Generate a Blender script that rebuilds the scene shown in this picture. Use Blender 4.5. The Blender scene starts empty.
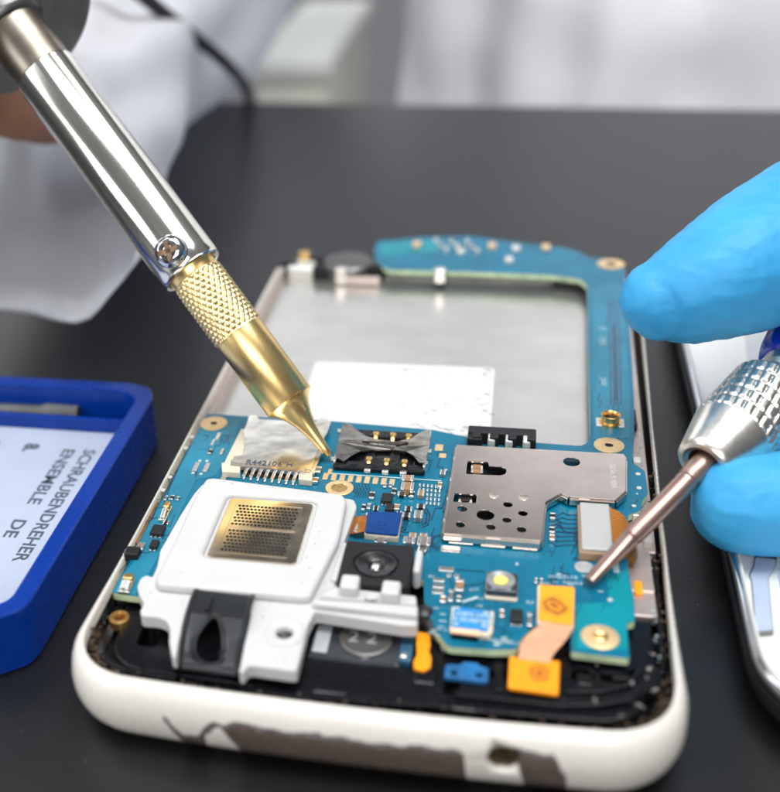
import bpy, bmesh, math, random
from mathutils import Vector, Matrix, noise
random.seed(7)
S = bpy.context.scene
C = S.collection
S.unit_settings.system = 'METRIC'; S.unit_settings.scale_length = 0.01     # 1 unit = 1 cm
PI = math.pi

# ------------------------------------------------------------------ camera (solved from the photograph)
RIGHT = Vector((0.9655, 0.2273, -0.0649)); FW = None
yaw, pit, rol = -0.2628560184, 0.4966417944, -0.0738120001
EYE = Vector((1.3308954, -8.77462, 8.3952664)); F = 1157.0188; PCX, PCY = 390-149.7175, 396.0
fw = Vector((math.sin(yaw)*math.cos(pit), math.cos(yaw)*math.cos(pit), -math.sin(pit)))
r0 = Vector((math.cos(yaw), -math.sin(yaw), 0)); u0 = r0.cross(fw)
RT = r0*math.cos(rol)+u0*math.sin(rol); UP = -r0*math.sin(rol)+u0*math.cos(rol); FW = fw
def ray(px, py): return RT*((px-PCX)/F) - UP*((py-PCY)/F) + FW
def U(px, py, z=0.0):
    d = ray(px, py); return EYE + d*((z-EYE.z)/d.z)
def Pd(px, py, d): return EYE + ray(px, py)*d
def dep(p): return (p-EYE).dot(FW)
cam = bpy.data.cameras.new('camera'); co = bpy.data.objects.new('camera', cam); C.objects.link(co)
co.matrix_world = Matrix(((RT.x, UP.x, -FW.x, EYE.x), (RT.y, UP.y, -FW.y, EYE.y), (RT.z, UP.z, -FW.z, EYE.z), (0, 0, 0, 1)))
cam.sensor_fit = 'HORIZONTAL'; cam.sensor_width = 36; cam.lens = F/780*36; cam.shift_x = 149.7175/780
cam.clip_start = 0.5; cam.clip_end = 2000
cam.dof.use_dof = True; cam.dof.focus_distance = 15.1; cam.dof.aperture_fstop = cam.lens*1e-3/0.32
S.camera = co

# ------------------------------------------------------------------ materials
MATS = {}
def M(name, col, rough=.5, metal=0.0, var=.06, vs=2.0, bump=0.0, bs=30.0, rv=.06, sss=0.0, coat=0.0, spec=.5, trans=0.0, aniso=0.0, col2=None, alpha=None):
    if name in MATS: return MATS[name]
    m = bpy.data.materials.new(name); m.use_nodes = True; MATS[name] = m
    nt = m.node_tree; N = nt.nodes; L = nt.links; b = N['Principled BSDF']
    tc = N.new('ShaderNodeTexCoord')
    n = N.new('ShaderNodeTexNoise'); n.inputs['Scale'].default_value = vs; n.inputs['Detail'].default_value = 5
    L.new(tc.outputs['Object'], n.inputs['Vector'])
    cr = N.new('ShaderNodeValToRGB'); cr.color_ramp.elements[0].position = .3; cr.color_ramp.elements[1].position = .7
    c2 = col2 or tuple(min(1, c*(1+var)) for c in col); c1 = col if col2 else tuple(c*(1-var) for c in col)
    cr.color_ramp.elements[0].color = (*c1, 1); cr.color_ramp.elements[1].color = (*c2, 1)
    L.new(n.outputs['Fac'], cr.inputs['Fac']); L.new(cr.outputs['Color'], b.inputs['Base Color'])
    n2 = N.new('ShaderNodeTexNoise'); n2.inputs['Scale'].default_value = bs; n2.inputs['Detail'].default_value = 6
    L.new(tc.outputs['Object'], n2.inputs['Vector'])
    mr = N.new('ShaderNodeMapRange'); mr.inputs['To Min'].default_value = max(0, rough-rv); mr.inputs['To Max'].default_value = min(1, rough+rv)
    L.new(n2.outputs['Fac'], mr.inputs['Value']); L.new(mr.outputs['Result'], b.inputs['Roughness'])
    if metal > .5: bump *= .12; n2.inputs['Detail'].default_value = 2; rv = min(rv, .025)
    if bump:
        bp = N.new('ShaderNodeBump'); bp.inputs['Strength'].default_value = 1; bp.inputs['Distance'].default_value = bump
        L.new(n2.outputs['Fac'], bp.inputs['Height']); L.new(bp.outputs['Normal'], b.inputs['Normal'])
    b.inputs['Metallic'].default_value = metal
    b.inputs['Specular IOR Level'].default_value = spec
    b.inputs['Coat Weight'].default_value = coat; b.inputs['Coat Roughness'].default_value = .08
    if sss:
        b.inputs['Subsurface Weight'].default_value = sss; b.inputs['Subsurface Radius'].default_value = (.3, .3, .35); b.inputs['Subsurface Scale'].default_value = .3
    if trans: b.inputs['Transmission Weight'].default_value = trans
    m['nodes_noise'] = 1
    return m
mt_white = M('white_plastic', (.57, .568, .565), .36, bump=.0015, bs=25, var=.02, sss=.1)
mt_black = M('black_plastic', (.005, .0055, .0075), .2, bump=.005, bs=16, rv=.12, var=.3, vs=5, spec=.35)
mt_blackm = M('matte_black_plastic', (.010, .0105, .012), .45, bump=.002, bs=60, var=.2, spec=.3)
mt_gold = M('gold_plate', (.83, .55, .22), .28, 1, var=.12, vs=20, bump=.002, bs=60)
mt_goldpad = M('pale_gold_pad', (.80, .58, .32), .42, .55, var=.08, vs=20)
mt_tin = M('bright_tin', (.78, .76, .72), .25, 1, var=.1, vs=25, bump=.006, bs=40)
mt_tinpad = M('tinned_pad', (.72, .72, .68), .4, .5, var=.1, vs=25, bump=.006, bs=50)
mt_steel = M('shield_steel', (.64, .565, .515), .21, 1, var=.07, vs=3, bump=.0012, bs=45, rv=.09)
mt_frame = M('bare_frame_metal', (.62, .52, .48), .4, .8, var=.08, vs=4, bump=.002)
mt_plate = M('battery_bay_metal', (.70, .685, .65), .3, .92, var=.08, vs=1.2, bump=.0012, bs=60, rv=.1)
nt = mt_plate.node_tree; mpp = nt.nodes.new('ShaderNodeMapping'); mpp.inputs['Scale'].default_value = (.8, 1.3, 1); nt.links.new(nt.nodes['Texture Coordinate'].outputs['Object'], mpp.inputs[0])
for n_ in [n for n in nt.nodes if n.type == 'TEX_NOISE']: nt.links.new(mpp.outputs[0], n_.inputs['Vector'])
mt_cream = M('cream_plastic', (.68, .60, .47), .4, var=.05, sss=.1)
mt_ic = M('chip_black', (.012, .012, .014), .42, spec=.35, var=.25, vs=30, bump=.002)
mt_brown = M('capacitor_brown', (.30, .17, .08), .45, var=.15, vs=25)
mt_greyc = M('component_grey', (.16, .155, .15), .4, var=.2, vs=25)
mt_trace = M('buried_trace', (.0015, .035, .085), .35, var=.1, coat=.4)
mt_silk = M('silkscreen_white', (.42, .55, .58), .6, var=.15, vs=12)
mt_pcb = M('solder_mask_teal', (.0004, .14, .235), .33, var=.14, vs=1.3, bump=.0016, bs=35, coat=.05, spec=.3, rv=.08)
mt_pcb2 = M('solder_mask_light', (.001, .23, .28), .33, var=.1, vs=1.5, bump=.0012, bs=30, coat=.05, spec=.3)
mt_pcb3 = M('solder_mask_pale', (.012, .18, .28), .33, var=.2, vs=1.0, bump=.0012, bs=30, coat=.05, spec=.35)
mt_edge = M('bare_board_edge', (.50, .62, .38), .55, var=.2, vs=5)
mt_orange = M('orange_film', (.95, .33, .008), .4, var=.06, vs=5, coat=.05, spec=.3, bump=.003, bs=10)
mt_peach = M('peach_flex', (1.0, .60, .38), .5, spec=.3, var=.08, vs=3)
mt_cflex = M('copper_flex', (.62, .24, .05), .32, .25, var=.25, vs=9, bump=.004)
mt_bluetop = M('blue_stiffener', (.001, .042, .19), .35, var=.15, vs=4, spec=.25)
mt_bluelab = M('light_blue_film', (.02, .23, .55), .4, var=.25, vs=5)
mt_rubber = M('satin_black_rubber', (.016, .018, .021), .34, spec=.4, var=.2, vs=4, bump=.002, bs=30)
mt_dark = M('dark_opening', (.004, .004, .005), .7)
mt_silver = M('polished_steel', (.82, .785, .71), .14, 1, var=.04, vs=2, bump=.0008, bs=70, rv=.07)
mt_satin = M('heat_tinted_steel', (.30, .265, .22), .36, 1, var=.25, vs=2, bump=.001, bs=50)
mt_dull = M('dull_grey_steel', (.17, .17, .165), .4, .9, var=.15, vs=2, bump=.003, bs=15)
mt_brass = M('brushed_brass', (.96, .68, .29), .3, 1, var=.08, vs=2.5, bump=.0012, bs=60, rv=.07)
mt_knurl = M('knurled_brass', (1.0, .75, .38), .3, 1, var=.06, vs=5)
mt_chuck = M('nickel_chuck', (.84, .80, .73), .3, 1, var=.08, vs=4, bump=.003, bs=20)
mt_shaft = M('copper_toned_steel', (.40, .27, .23), .36, .95, var=.12, vs=3, bump=.002, bs=30)
mt_bluepl = M('blue_plastic', (.0004, .032, .25), .27, var=.08, vs=2, bump=.002, bs=14, spec=.35)
mt_bluehandle = M('blue_handle_plastic', (.001, .025, .36), .15, var=.1, coat=.6)
mt_paper = M('printed_paper', (.38, .43, .54), .6, var=.04, vs=1.5)
mt_ink = M('dark_ink', (.06, .08, .11), .6)
mt_glove = M('nitrile_glove', (.030, .30, .60), .5, spec=.35, var=.1, vs=.8, bump=.010, bs=7, sss=.25, col2=(.05, .375, .68))
mt_coat = M('white_coat_cloth', (.82, .82, .85), .85, var=.05, vs=.15, bump=.03, bs=3)
mt_skin = M('skin', (.36, .16, .085), .5, sss=.2, bump=.005)
mt_cable = M('black_cable', (.01, .01, .012), .45)
mt_cover = M('white_cover_plastic', (.85, .84, .80), .5, var=.02, bump=.001, spec=.3)
mt_coverg = M('pale_blue_grey_plastic', (.42, .48, .60), .4, var=.06)
mt_chrome = M('chrome_trim', (.62, .63, .65), .1, 1, var=.05)
mt_beige = M('beige_box_plastic', (.88, .86, .76), .6, var=.03, vs=.2)
mt_label = M('white_sticker', (.66, .66, .655), .55, var=.03, vs=3, spec=.3, bump=.002, bs=12)
mt_scuff = M('sticker_scuff', (.20, .21, .23), .6)
mt_wall = M('pale_wall', (.62, .63, .64), .8, var=.04, vs=.02)
mt_floor = M('grey_floor', (.45, .45, .46), .6, var=.06, vs=.03)
mt_dirt = M('brown_grime', (.09, .055, .03), .8, var=.5, vs=30, bump=.01, bs=50)

# table top: near-black laminate with fine speckle
m = M('black_tabletop', (.0045, .005, .006), .37, var=.12, vs=.6, bump=.0035, bs=28, rv=.05, spec=.5)
nt = m.node_tree; N = nt.nodes; L = nt.links; b = N['Principled BSDF']; tc = N['Texture Coordinate']
v = N.new('ShaderNodeTexVoronoi'); v.inputs['Scale'].default_value = 3.0; L.new(tc.outputs['Object'], v.inputs['Vector'])
lt = N.new('ShaderNodeMath'); lt.operation = 'LESS_THAN'; lt.inputs[1].default_value = .035; L.new(v.outputs['Distance'], lt.inputs[0])
sc_ = N.new('ShaderNodeMath'); sc_.operation = 'MULTIPLY'; sc_.inputs[1].default_value = .5; L.new(lt.outputs[0], sc_.inputs[0])
mx = N.new('ShaderNodeMix'); mx.data_type = 'RGBA'; L.new(sc_.outputs[0], mx.inputs['Factor'])
src = b.inputs['Base Color'].links[0].from_socket; L.new(src, mx.inputs[6]); mx.inputs[7].default_value = (.12, .13, .14, 1)
L.new(mx.outputs[2], b.inputs['Base Color']); mt_table = m

# phone shell: white enamel chipped to grey-brown along the lower edge
m = M('chipped_white_shell', (.78, .74, .68), .27, var=.02, vs=1.5, bump=.0012, bs=20, coat=.35)
nt = m.node_tree; N = nt.nodes; L = nt.links; b = N['Principled BSDF']; tc = N['Texture Coordinate']
sp = N.new('ShaderNodeSeparateXYZ'); L.new(tc.outputs['Object'], sp.inputs[0])
mrx = N.new('ShaderNodeMapRange'); mrx.inputs['From Min'].default_value = -3; mrx.inputs['From Max'].default_value = 3; L.new(sp.outputs['X'], mrx.inputs['Value'])
fc = N.new('ShaderNodeFloatCurve'); cv = fc.mapping.curves[0]
chip = [(-3, -.95), (-2.09, -.95), (-2.07, -.28), (-2.0, -.36), (-1.86, -.55), (-1.70, -.52), (-1.62, -.37), (-1.50, -.27), (-1.38, -.29), (-1.28, -.245), (-.96, -.25), (-.67, -.285),
        (-.39, -.24), (-.08, -.27), (.27, -.28), (.62, -.24), (1.0, -.27), (1.06, -.30), (1.10, -.95), (1.34, -.95), (1.38, -.2), (1.54, -.14), (1.72, -.2), (1.90, -.2), (2.04, -.46), (2.08, -.95), (3, -.95)]
pts = cv.points
pts[0].location = (0, chip[0][1]+1); pts[1].location = (1, chip[-1][1]+1)
for x, z in chip[1:-1]: pts.new((x+3)/6, z+1)
for p in pts: p.handle_type = 'VECTOR'
fc.mapping.update(); L.new(mrx.outputs['Result'], fc.inputs['Value'])
za = N.new('ShaderNodeMath'); za.operation = 'ADD'; za.inputs[1].default_value = 0.1; L.new(sp.outputs['Z'], za.inputs[0])
nz = N.new('ShaderNodeTexNoise'); nz.inputs['Scale'].default_value = 4.5; nz.inputs['Detail'].default_value = 7; L.new(tc.outputs['Object'], nz.inputs['Vector'])
nm = N.new('ShaderNodeMath'); nm.operation = 'MULTIPLY_ADD'; nm.inputs[1].default_value = .16; nm.inputs[2].default_value = -.08; L.new(nz.outputs['Fac'], nm.inputs[0])
z2 = N.new('ShaderNodeMath'); z2.operation = 'ADD'; L.new(za.outputs[0], z2.inputs[0]); L.new(nm.outputs[0], z2.inputs[1])
df = N.new('ShaderNodeMath'); df.operation = 'SUBTRACT'; L.new(fc.outputs['Value'], df.inputs[0]); L.new(z2.outputs[0], df.inputs[1])
ms = N.new('ShaderNodeMapRange'); ms.inputs['From Min'].default_value = 0; ms.inputs['From Max'].default_value = .02; L.new(df.outputs[0], ms.inputs['Value'])
fl_ = N.new('ShaderNodeFloatCurve'); lc = fl_.mapping.curves[0]
low = [(-3, -.99), (-2.10, -.99), (-2.085, -.36), (-2.0, -.47), (-1.93, -.62), (-1.86, -.99), (-1.66, -.99), (-1.62, -.50), (-1.44, -.35), (-1.30, -.58), (-1.22, -.99), (1.30, -.99), (1.34, -.26), (1.50, -.25), (1.58, -.38), (1.70, -.99), (3, -.99)]
lc.points[0].location = (0, low[0][1]+1); lc.points[1].location = (1, low[-1][1]+1)
for x, z in low[1:-1]: lc.points.new((x+3)/6, z+1)
for p in lc.points: p.handle_type = 'VECTOR'
fl_.mapping.update(); L.new(mrx.outputs['Result'], fl_.inputs['Value'])
dl = N.new('ShaderNodeMath'); dl.operation = 'SUBTRACT'; L.new(z2.outputs[0], dl.inputs[0]); L.new(fl_.outputs['Value'], dl.inputs[1])
dm = N.new('ShaderNodeMath'); dm.operation = 'MINIMUM'; L.new(df.outputs[0], dm.inputs[0]); L.new(dl.outputs[0], dm.inputs[1]); L.new(dm.outputs[0], ms.inputs['Value'])
yl = N.new('ShaderNodeMath'); yl.operation = 'LESS_THAN'; yl.inputs[1].default_value = .45; L.new(sp.outputs['Y'], yl.inputs[0])
mm = N.new('ShaderNodeMath'); mm.operation = 'MULTIPLY'; L.new(ms.outputs['Result'], mm.inputs[0]); L.new(yl.outputs[0], mm.inputs[1])
er = N.new('ShaderNodeMapRange'); er.inputs['From Min'].default_value = .008; er.inputs['From Max'].default_value = .055; L.new(dm.outputs[0], er.inputs['Value'])
em = N.new('ShaderNodeMix'); em.data_type = 'RGBA'; em.inputs[6].default_value = (.27, .28, .31, 1); L.new(er.outputs['Result'], em.inputs['Factor'])
mx = N.new('ShaderNodeMix'); mx.data_type = 'RGBA'; L.new(mm.outputs[0], mx.inputs['Factor'])
src = b.inputs['Base Color'].links[0].from_socket; L.new(src, mx.inputs[6])
n3 = N.new('ShaderNodeTexNoise'); n3.inputs['Scale'].default_value = 14; n3.inputs['Detail'].default_value = 8; L.new(tc.outputs['Object'], n3.inputs['Vector'])
c3 = N.new('ShaderNodeValToRGB'); c3.color_ramp.elements[0].color = (.062, .045, .036, 1); c3.color_ramp.elements[1].color = (.17, .13, .105, 1); L.new(n3.outputs['Fac'], c3.inputs['Fac'])
L.new(c3.outputs['Color'], em.inputs[7]); L.new(em.outputs[2], mx.inputs[7]); L.new(mx.outputs[2], b.inputs['Base Color'])
cw = N.new('ShaderNodeMath'); cw.operation = 'MULTIPLY_ADD'; cw.inputs[1].default_value = -.35; cw.inputs[2].default_value = .35; L.new(mm.outputs[0], cw.inputs[0]); L.new(cw.outputs[0], b.inputs['Coat Weight'])
bp = [n for n in N if n.type == 'BUMP'][0]; b2 = N.new('ShaderNodeBump'); b2.invert = True; b2.inputs['Distance'].default_value = .02; L.new(mm.outputs[0], b2.inputs['Height']); L.new(bp.outputs['Normal'], b2.inputs['Normal']); L.new(b2.outputs['Normal'], b.inputs['Normal'])
mt_shell = m

# translucent cloth of the sleeve
m = M('thin_white_cloth', (.95, .95, .97), .8, var=.03, vs=.3, bump=.02, bs=4)
nt = m.node_tree; N = nt.nodes; L = nt.links; b = N['Principled BSDF']; out = N['Material Output']
tr = N.new('ShaderNodeBsdfTranslucent'); tr.inputs['Color'].default_value = (.82, .86, .93, 1); ad = N.new('ShaderNodeMixShader'); ad.inputs[0].default_value = .28
L.new(b.outputs[0], ad.inputs[1]); L.new(tr.outputs[0], ad.inputs[2]); L.new(ad.outputs[0], out.inputs['Surface']); mt_sleeve = m

# ------------------------------------------------------------------ object helpers
def meta(o, label=None, cat=None, group=None, kind=None):
    if label: o['label'] = label
    if cat: o['category'] = cat
    if group: o['group'] = group
    if kind: o['kind'] = kind
    return o
def thing(name, loc, label, cat, group=None):
    o = bpy.data.objects.new(name, None); C.objects.link(o); o.location = loc; o.empty_display_size = .5
    bpy.context.view_layer.update(); return meta(o, label, cat, group)
def link(name, me, mats, parent=None, smooth=False):
    o = bpy.data.objects.new(name, me); C.objects.link(o)
    for mm_ in (mats if isinstance(mats, (list, tuple)) else [mats]): me.materials.append(mm_)
    if parent is not None:
        o.parent = parent; p = parent; off = Vector()
        while p is not None: off += p.location; p = p.parent
        me.transform(Matrix.Translation(-off))
    if smooth:
        for f_ in me.polygons: f_.use_smooth = True
    return o
def bm_link(name, bm, mats, parent=None, smooth=False, auto=None):
    bmesh.ops.recalc_face_normals(bm, faces=bm.faces)
    if auto is not None:
        bm.normal_update()
        for f_ in bm.faces: f_.smooth = True
        for e in bm.edges:
            if len(e.link_faces) == 2 and e.calc_face_angle(0) > math.radians(auto): e.smooth = False
    me = bpy.data.meshes.new(name); bm.to_mesh(me); bm.free()
    return link(name, me, mats, parent, smooth)
def abox(bm, x0, x1, y0, y1, z0, z1, mi=0, bev=0.0, seg=2, rot=0.0, tilt=None):
    nb = bmesh.new(); bmesh.ops.create_cube(nb, size=1)
    bmesh.ops.scale(nb, vec=(abs(x1-x0), abs(y1-y0), abs(z1-z0)), verts=nb.verts)
    if bev: bmesh.ops.bevel(nb, geom=nb.edges, offset=min(bev, .45*min(abs(x1-x0), abs(y1-y0), abs(z1-z0))), segments=seg, affect='EDGES', profile=.5)
    mat = Matrix.Translation(((x0+x1)/2, (y0+y1)/2, (z0+z1)/2)) @ Matrix.Rotation(rot, 4, 'Z')
    if tilt: mat = mat @ Matrix.Rotation(tilt, 4, 'X')
    nb.transform(mat)
    for f_ in nb.faces: f_.material_index = mi
    t = bpy.data.meshes.new('t'); nb.to_mesh(t); nb.free(); bm.from_mesh(t); bpy.data.meshes.remove(t)
def box(name, x0, x1, y0, y1, z0, z1, mat, parent=None, bev=.01, rot=0.0, seg=2, tilt=None):
    bm = bmesh.new(); abox(bm, x0, x1, y0, y1, z0, z1, 0, bev, seg, rot, tilt); return bm_link(name, bm, mat, parent)
def fp(cx, cy, w, h, z):     # footprint on the plane z of something measured cx, cy, w, h in the photo
    a = U(cx-w/2, cy, z); c = U(cx+w/2, cy, z); t = U(cx, cy-h/2, z); b_ = U(cx, cy+h/2, z)
    return a.x, c.x, b_.y, t.y
def shape(name, outer, z0, z1, mat, parent=None, bev=.0, holes=(), seg=3, bmout=False):
    cu = bpy.data.curves.new('c', 'CURVE'); cu.dimensions = '2D'; cu.fill_mode = 'BOTH'
    for k, ring in enumerate([outer]+list(holes)):
        s = cu.splines.new('POLY'); s.points.add(len(ring)-1)
        for i, p in enumerate(ring): s.points[i].co = (p[0], p[1], 0, 1)
        s.use_cyclic_u = True
    cu.extrude = (z1-z0)/2-bev; cu.bevel_depth = bev; cu.bevel_resolution = seg-1; cu.offset = -bev
    o = bpy.data.objects.new('c', cu); C.objects.link(o)
    me = bpy.data.meshes.new_from_object(o.evaluated_get(bpy.context.evaluated_depsgraph_get()))
    bpy.data.objects.remove(o); bpy.data.curves.remove(cu)
    me.materials.clear(); me.transform(Matrix.Translation((0, 0, (z0+z1)/2)))
    for f_ in me.polygons: f_.use_smooth = False; f_.material_index = 0
    if bmout:
        bm = bmesh.new(); bm.from_mesh(me); bpy.data.meshes.remove(me); bmesh.ops.remove_doubles(bm, verts=bm.verts, dist=1e-4); return bm
    return link(name, me, mat, parent)
def XY(pts, z=0.0): return [tuple(U(p[0], p[1], z if len(p) < 3 else p[2])[:2]) for p in pts]
def circ(cx, cy, r, n=28, ry=None, a0=0): return [(cx+r*math.cos(a0+2*PI*i/n), cy+(ry or r)*math.sin(a0+2*PI*i/n)) for i in range(n)]
def rrect(x0, x1, y0, y1, r, n=5):
    o = []
    for cx, cy, a in ((x1-r, y1-r, 0), (x0+r, y1-r, PI/2), (x0+r, y0+r, PI), (x1-r, y0+r, 1.5*PI)):
        o += [(cx+r*math.cos(a+PI/2*i/n), cy+r*math.sin(a+PI/2*i/n)) for i in range(n+1)]
    return o
def roundpoly(pts, r=.08, n=4):
    o = []; k = len(pts)
    for i in range(k):
        p = Vector(pts[i]); a = Vector(pts[i-1])-p; c = Vector(pts[(i+1) % k])-p
        rr = min(r, a.length*.45, c.length*.45); A = p+a.normalized()*rr; B = p+c.normalized()*rr
        for j in range(n+1):
            t = j/n; o.append(tuple(A*(1-t)**2+p*2*t*(1-t)+B*t*t))
    return o
def lathe(name, P0, ax, prof, mat, parent=None, n=48, fn=None, auto=35, bmout=False, sides=None, mi=None, up=None):
    ax = ax.normalized(); e1 = (up or (Vector((0, 0, 1)) if abs(ax.z) < .9 else Vector((1, 0, 0)))).cross(ax).normalized(); e2 = ax.cross(e1)
    bm = bmesh.new(); rows = []
    for k, (t, r) in enumerate(prof):
        if r < 1e-6: rows.append([bm.verts.new(P0+ax*t)]); continue
        row = []
        for i in range(n):
            a = 2*PI*i/n; rr = r+(fn(a, t, k) if fn else 0)
            row.append(bm.verts.new(P0+ax*t+(e1*math.cos(a)+e2*math.sin(a))*rr))
        rows.append(row)
    for k, (A, B) in enumerate(zip(rows, rows[1:])):
        for i in range(n):
            j = (i+1) % n
            if len(A) == 1: f_ = bm.faces.new((A[0], B[i], B[j]))
            elif len(B) == 1: f_ = bm.faces.new((A[i], B[0], A[j]))
            else: f_ = bm.faces.new((A[i], B[i], B[j], A[j]))
            if mi: f_.material_index = mi(k)
    if bmout: return bm
    return bm_link(name, bm, mat, parent, auto=auto)
def ring(name, x, y, z, r, ri, mat, parent, h=.02, ry=None, hole=mt_dark):
    k = ry/r if ry else 1
    bm = lathe('', Vector((x, y, z)), Vector((0, 0, 1)), [(0, r), (h, r), (h+.004, r*.96), (h+.004, ri*1.08), (h-.004, ri), (.006, ri*.95), (.005, 0)], None, n=36, bmout=True, mi=lambda i: 1 if i >= 4 else 0)
    if ry: bmesh.ops.scale(bm, vec=(1, k, 1), verts=bm.verts, space=Matrix.Translation((-x, -y, -z)))
    return bm_link(name, bm, [mat, hole], parent, auto=40)
def tube(name, pts, rad, mat, parent=None, n=16, bmout=False, closed=True, flat=1.0):
    P = [Vector(p) for p in pts]
    # catmull-rom resample
    Q = []; Rr = []; rs = rad if isinstance(rad, (list, tuple)) else [rad]*len(P)
    for i in range(len(P)-1):
        p0 = P[max(i-1, 0)]; p1 = P[i]; p2 = P[i+1]; p3 = P[min(i+2, len(P)-1)]
        for j in range(8):
            t = j/8; Q.append(.5*((2*p1)+(p2-p0)*t+(2*p0-5*p1+4*p2-p3)*t*t+(3*p1-p0-3*p2+p3)*t**3)); Rr.append(rs[i]*(1-t)+rs[i+1]*t)
    Q.append(P[-1]); Rr.append(rs[-1])
    bm = bmesh.new(); rows = []; nrm = None
    for i, q in enumerate(Q):
        tg = (Q[min(i+1, len(Q)-1)]-Q[max(i-1, 0)]).normalized()
        if nrm is None: nrm = tg.orthogonal().normalized()
        nrm = (nrm-tg*nrm.dot(tg)).normalized(); bi = tg.cross(nrm)
        rows.append([bm.verts.new(q+(nrm*math.cos(2*PI*k/n)+bi*math.sin(2*PI*k/n)*flat)*Rr[i]) for k in range(n)])
    for A, B in zip(rows, rows[1:]):
        for k in range(n): bm.faces.new((A[k], B[k], B[(k+1) % n], A[(k+1) % n]))
    if closed: bm.faces.new(rows[0]); bm.faces.new(rows[-1][::-1])
    if bmout: return bm
    return bm_link(name, bm, mat, parent, auto=60)
FONT = None
def text_bm(s, size, loc, rotz, mat_i=0, height=.004, bold=0.0, fitw=None, xscale=1.0, mirror=False):
    cu = bpy.data.curves.new('t', 'FONT'); cu.body = s; cu.size = size; cu.extrude = height/2; cu.resolution_u = 3; cu.offset = bold
    o = bpy.data.objects.new('t', cu); C.objects.link(o)
    me = bpy.data.meshes.new_from_object(o.evaluated_get(bpy.context.evaluated_depsgraph_get())); bpy.data.objects.remove(o)
    w = max(v_.co.x for v_ in me.vertices)-min(v_.co.x for v_ in me.vertices)
    sx = (fitw/w) if fitw else xscale
    me.transform(Matrix.Translation(loc) @ Matrix.Rotation(rotz, 4, 'Z') @ Matrix.Diagonal((sx, 1, 1, 1)))
    me.materials.clear()
    for f_ in me.polygons: f_.material_index = mat_i
    bm = bmesh.new(); bm.from_mesh(me); bpy.data.meshes.remove(me); return bm
def merge(bm, other):
    t = bpy.data.meshes.new('t'); other.to_mesh(t); other.free(); bm.from_mesh(t); bpy.data.meshes.remove(t)
def text(name, s, size, loc, rotz, mat, parent, **k):
    bm = text_bm(s, size, loc, rotz, **k)
    me = bpy.data.meshes.new(name); bm.to_mesh(me); bm.free(); return link(name, me, mat, parent)

# ------------------------------------------------------------------ setting
TZ = -.9
bm = bmesh.new()
ta, tb = U(165, 99, TZ), U(780, 108, TZ); sl = (tb-ta).normalized(); L0 = ta-sl*45; L1 = ta+sl*70
back = Vector((sl.y, -sl.x, 0))
o = shape('tabletop', roundpoly([tuple(L0[:2]), tuple(L1[:2]), tuple((L1+back*75)[:2]), tuple((L0+back*75)[:2])], 1.5), TZ-2.2, TZ, mt_table, bev=.25)
meta(o, kind='structure')
bm = bmesh.new(); abox(bm, -300, 300, -200, 300, -76, -75); meta(bm_link('floor', bm, mt_floor), kind='structure')
bm = bmesh.new(); abox(bm, -300, 300, 190, 200, -75, 180); meta(bm_link('back_wall', bm, mt_wall), kind='structure')

# ------------------------------------------------------------------ the opened phone
ph = thing('smartphone', (0, 0, TZ), 'opened white smartphone with bare blue circuit board and chipped paint on its lower edge', 'smartphone')
def rim(o, n=14):                    # inner rim outline grown by o
    pts = []
    Lx0, Rx0, kl, kr = -3.2, 3.075, .007, .026
    y0, y1 = -.02, 12.0
    def X(s, y): q = .42+.40*math.exp(-(max(0, y-.6)/1.1)**2); return (Lx0+kl*y-o*q) if s < 0 else (Rx0+kr*y+o*(q-.06))
    r = .78+o*.8
    for i in range(n+1):
        t = -1+2*i/n; xa, xb = X(-1, y0)+r, X(1, y0)-r; x = xa+(xb-xa)*i/n
        pts.append((x, y0-o-.07*(1-t*t)))
    def corner(cx, cy, a0, rx, ry):
        for i in range(1, 10):
            a = a0+PI/2*i/10; ca, sa = math.cos(a), math.sin(a)
            pts.append((cx+rx*math.copysign(abs(ca)**.92, ca), cy+ry*math.copysign(abs(sa)**.92, sa)))
    corner(X(1, y0)-r, y0-o+r, -PI/2, r, r)
    for i in range(13): y = y0-o+r+(y1+o-r-(y0-o+r))*i/12; pts.append((X(1, y), y))
    corner(X(1, y1)-r, y1+o*.6-r, 0, r, r)
    for i in range(n+1):
        t = 1-2*i/n; xa, xb = X(-1, y1)+r, X(1, y1)-r; x = xb+(xa-xb)*i/n
        pts.append((x, y1+o*.6+.55*(1-t*t)))
    corner(X(-1, y1)+r, y1+o*.6-r, PI/2, r, r)
    for i in range(13): y = y1+o-r-(y1+o-r-(y0-o+r))*i/12; pts.append((X(-1, y), y))
    corner(X(-1, y0)+r, y0-o+r, PI, r, r)
    return pts
def ringloft(name, rows, mat, parent, cap=True, auto=50, dark=0):
    bm = bmesh.new(); R_ = [[bm.verts.new((x, y, z-(.42*min(1, max(0, (y-11.2)/1.0))*min(1, (z+.9)/.5)))) for x, y in rim(o)] for o, z in rows]; n = len(R_[0])
    for q_, (A, B) in enumerate(zip(R_, R_[1:])):
        for k in range(n): bm.faces.new((A[k], B[k], B[(k+1) % n], A[(k+1) % n])).material_index = int(q_ < dark)
    if cap: bm.faces.new(R_[-1][::-1])
    return bm_link(name, bm, mat, parent, auto=auto)
shell = ringloft('shell', [(-.01, -.66), (-.005, -.3), (0, -.02), (.012, 0), (.04, .012), (.08, -.01), (.13, -.07), (.175, -.17), (.20, -.3), (.205, -.4), (.19, -.52), (.14, -.66), (.05, -.79), (-.1, -.865), (-.3, -.892), (-.5, -.9)], [mt_shell, mt_black], ph, dark=2)
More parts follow.
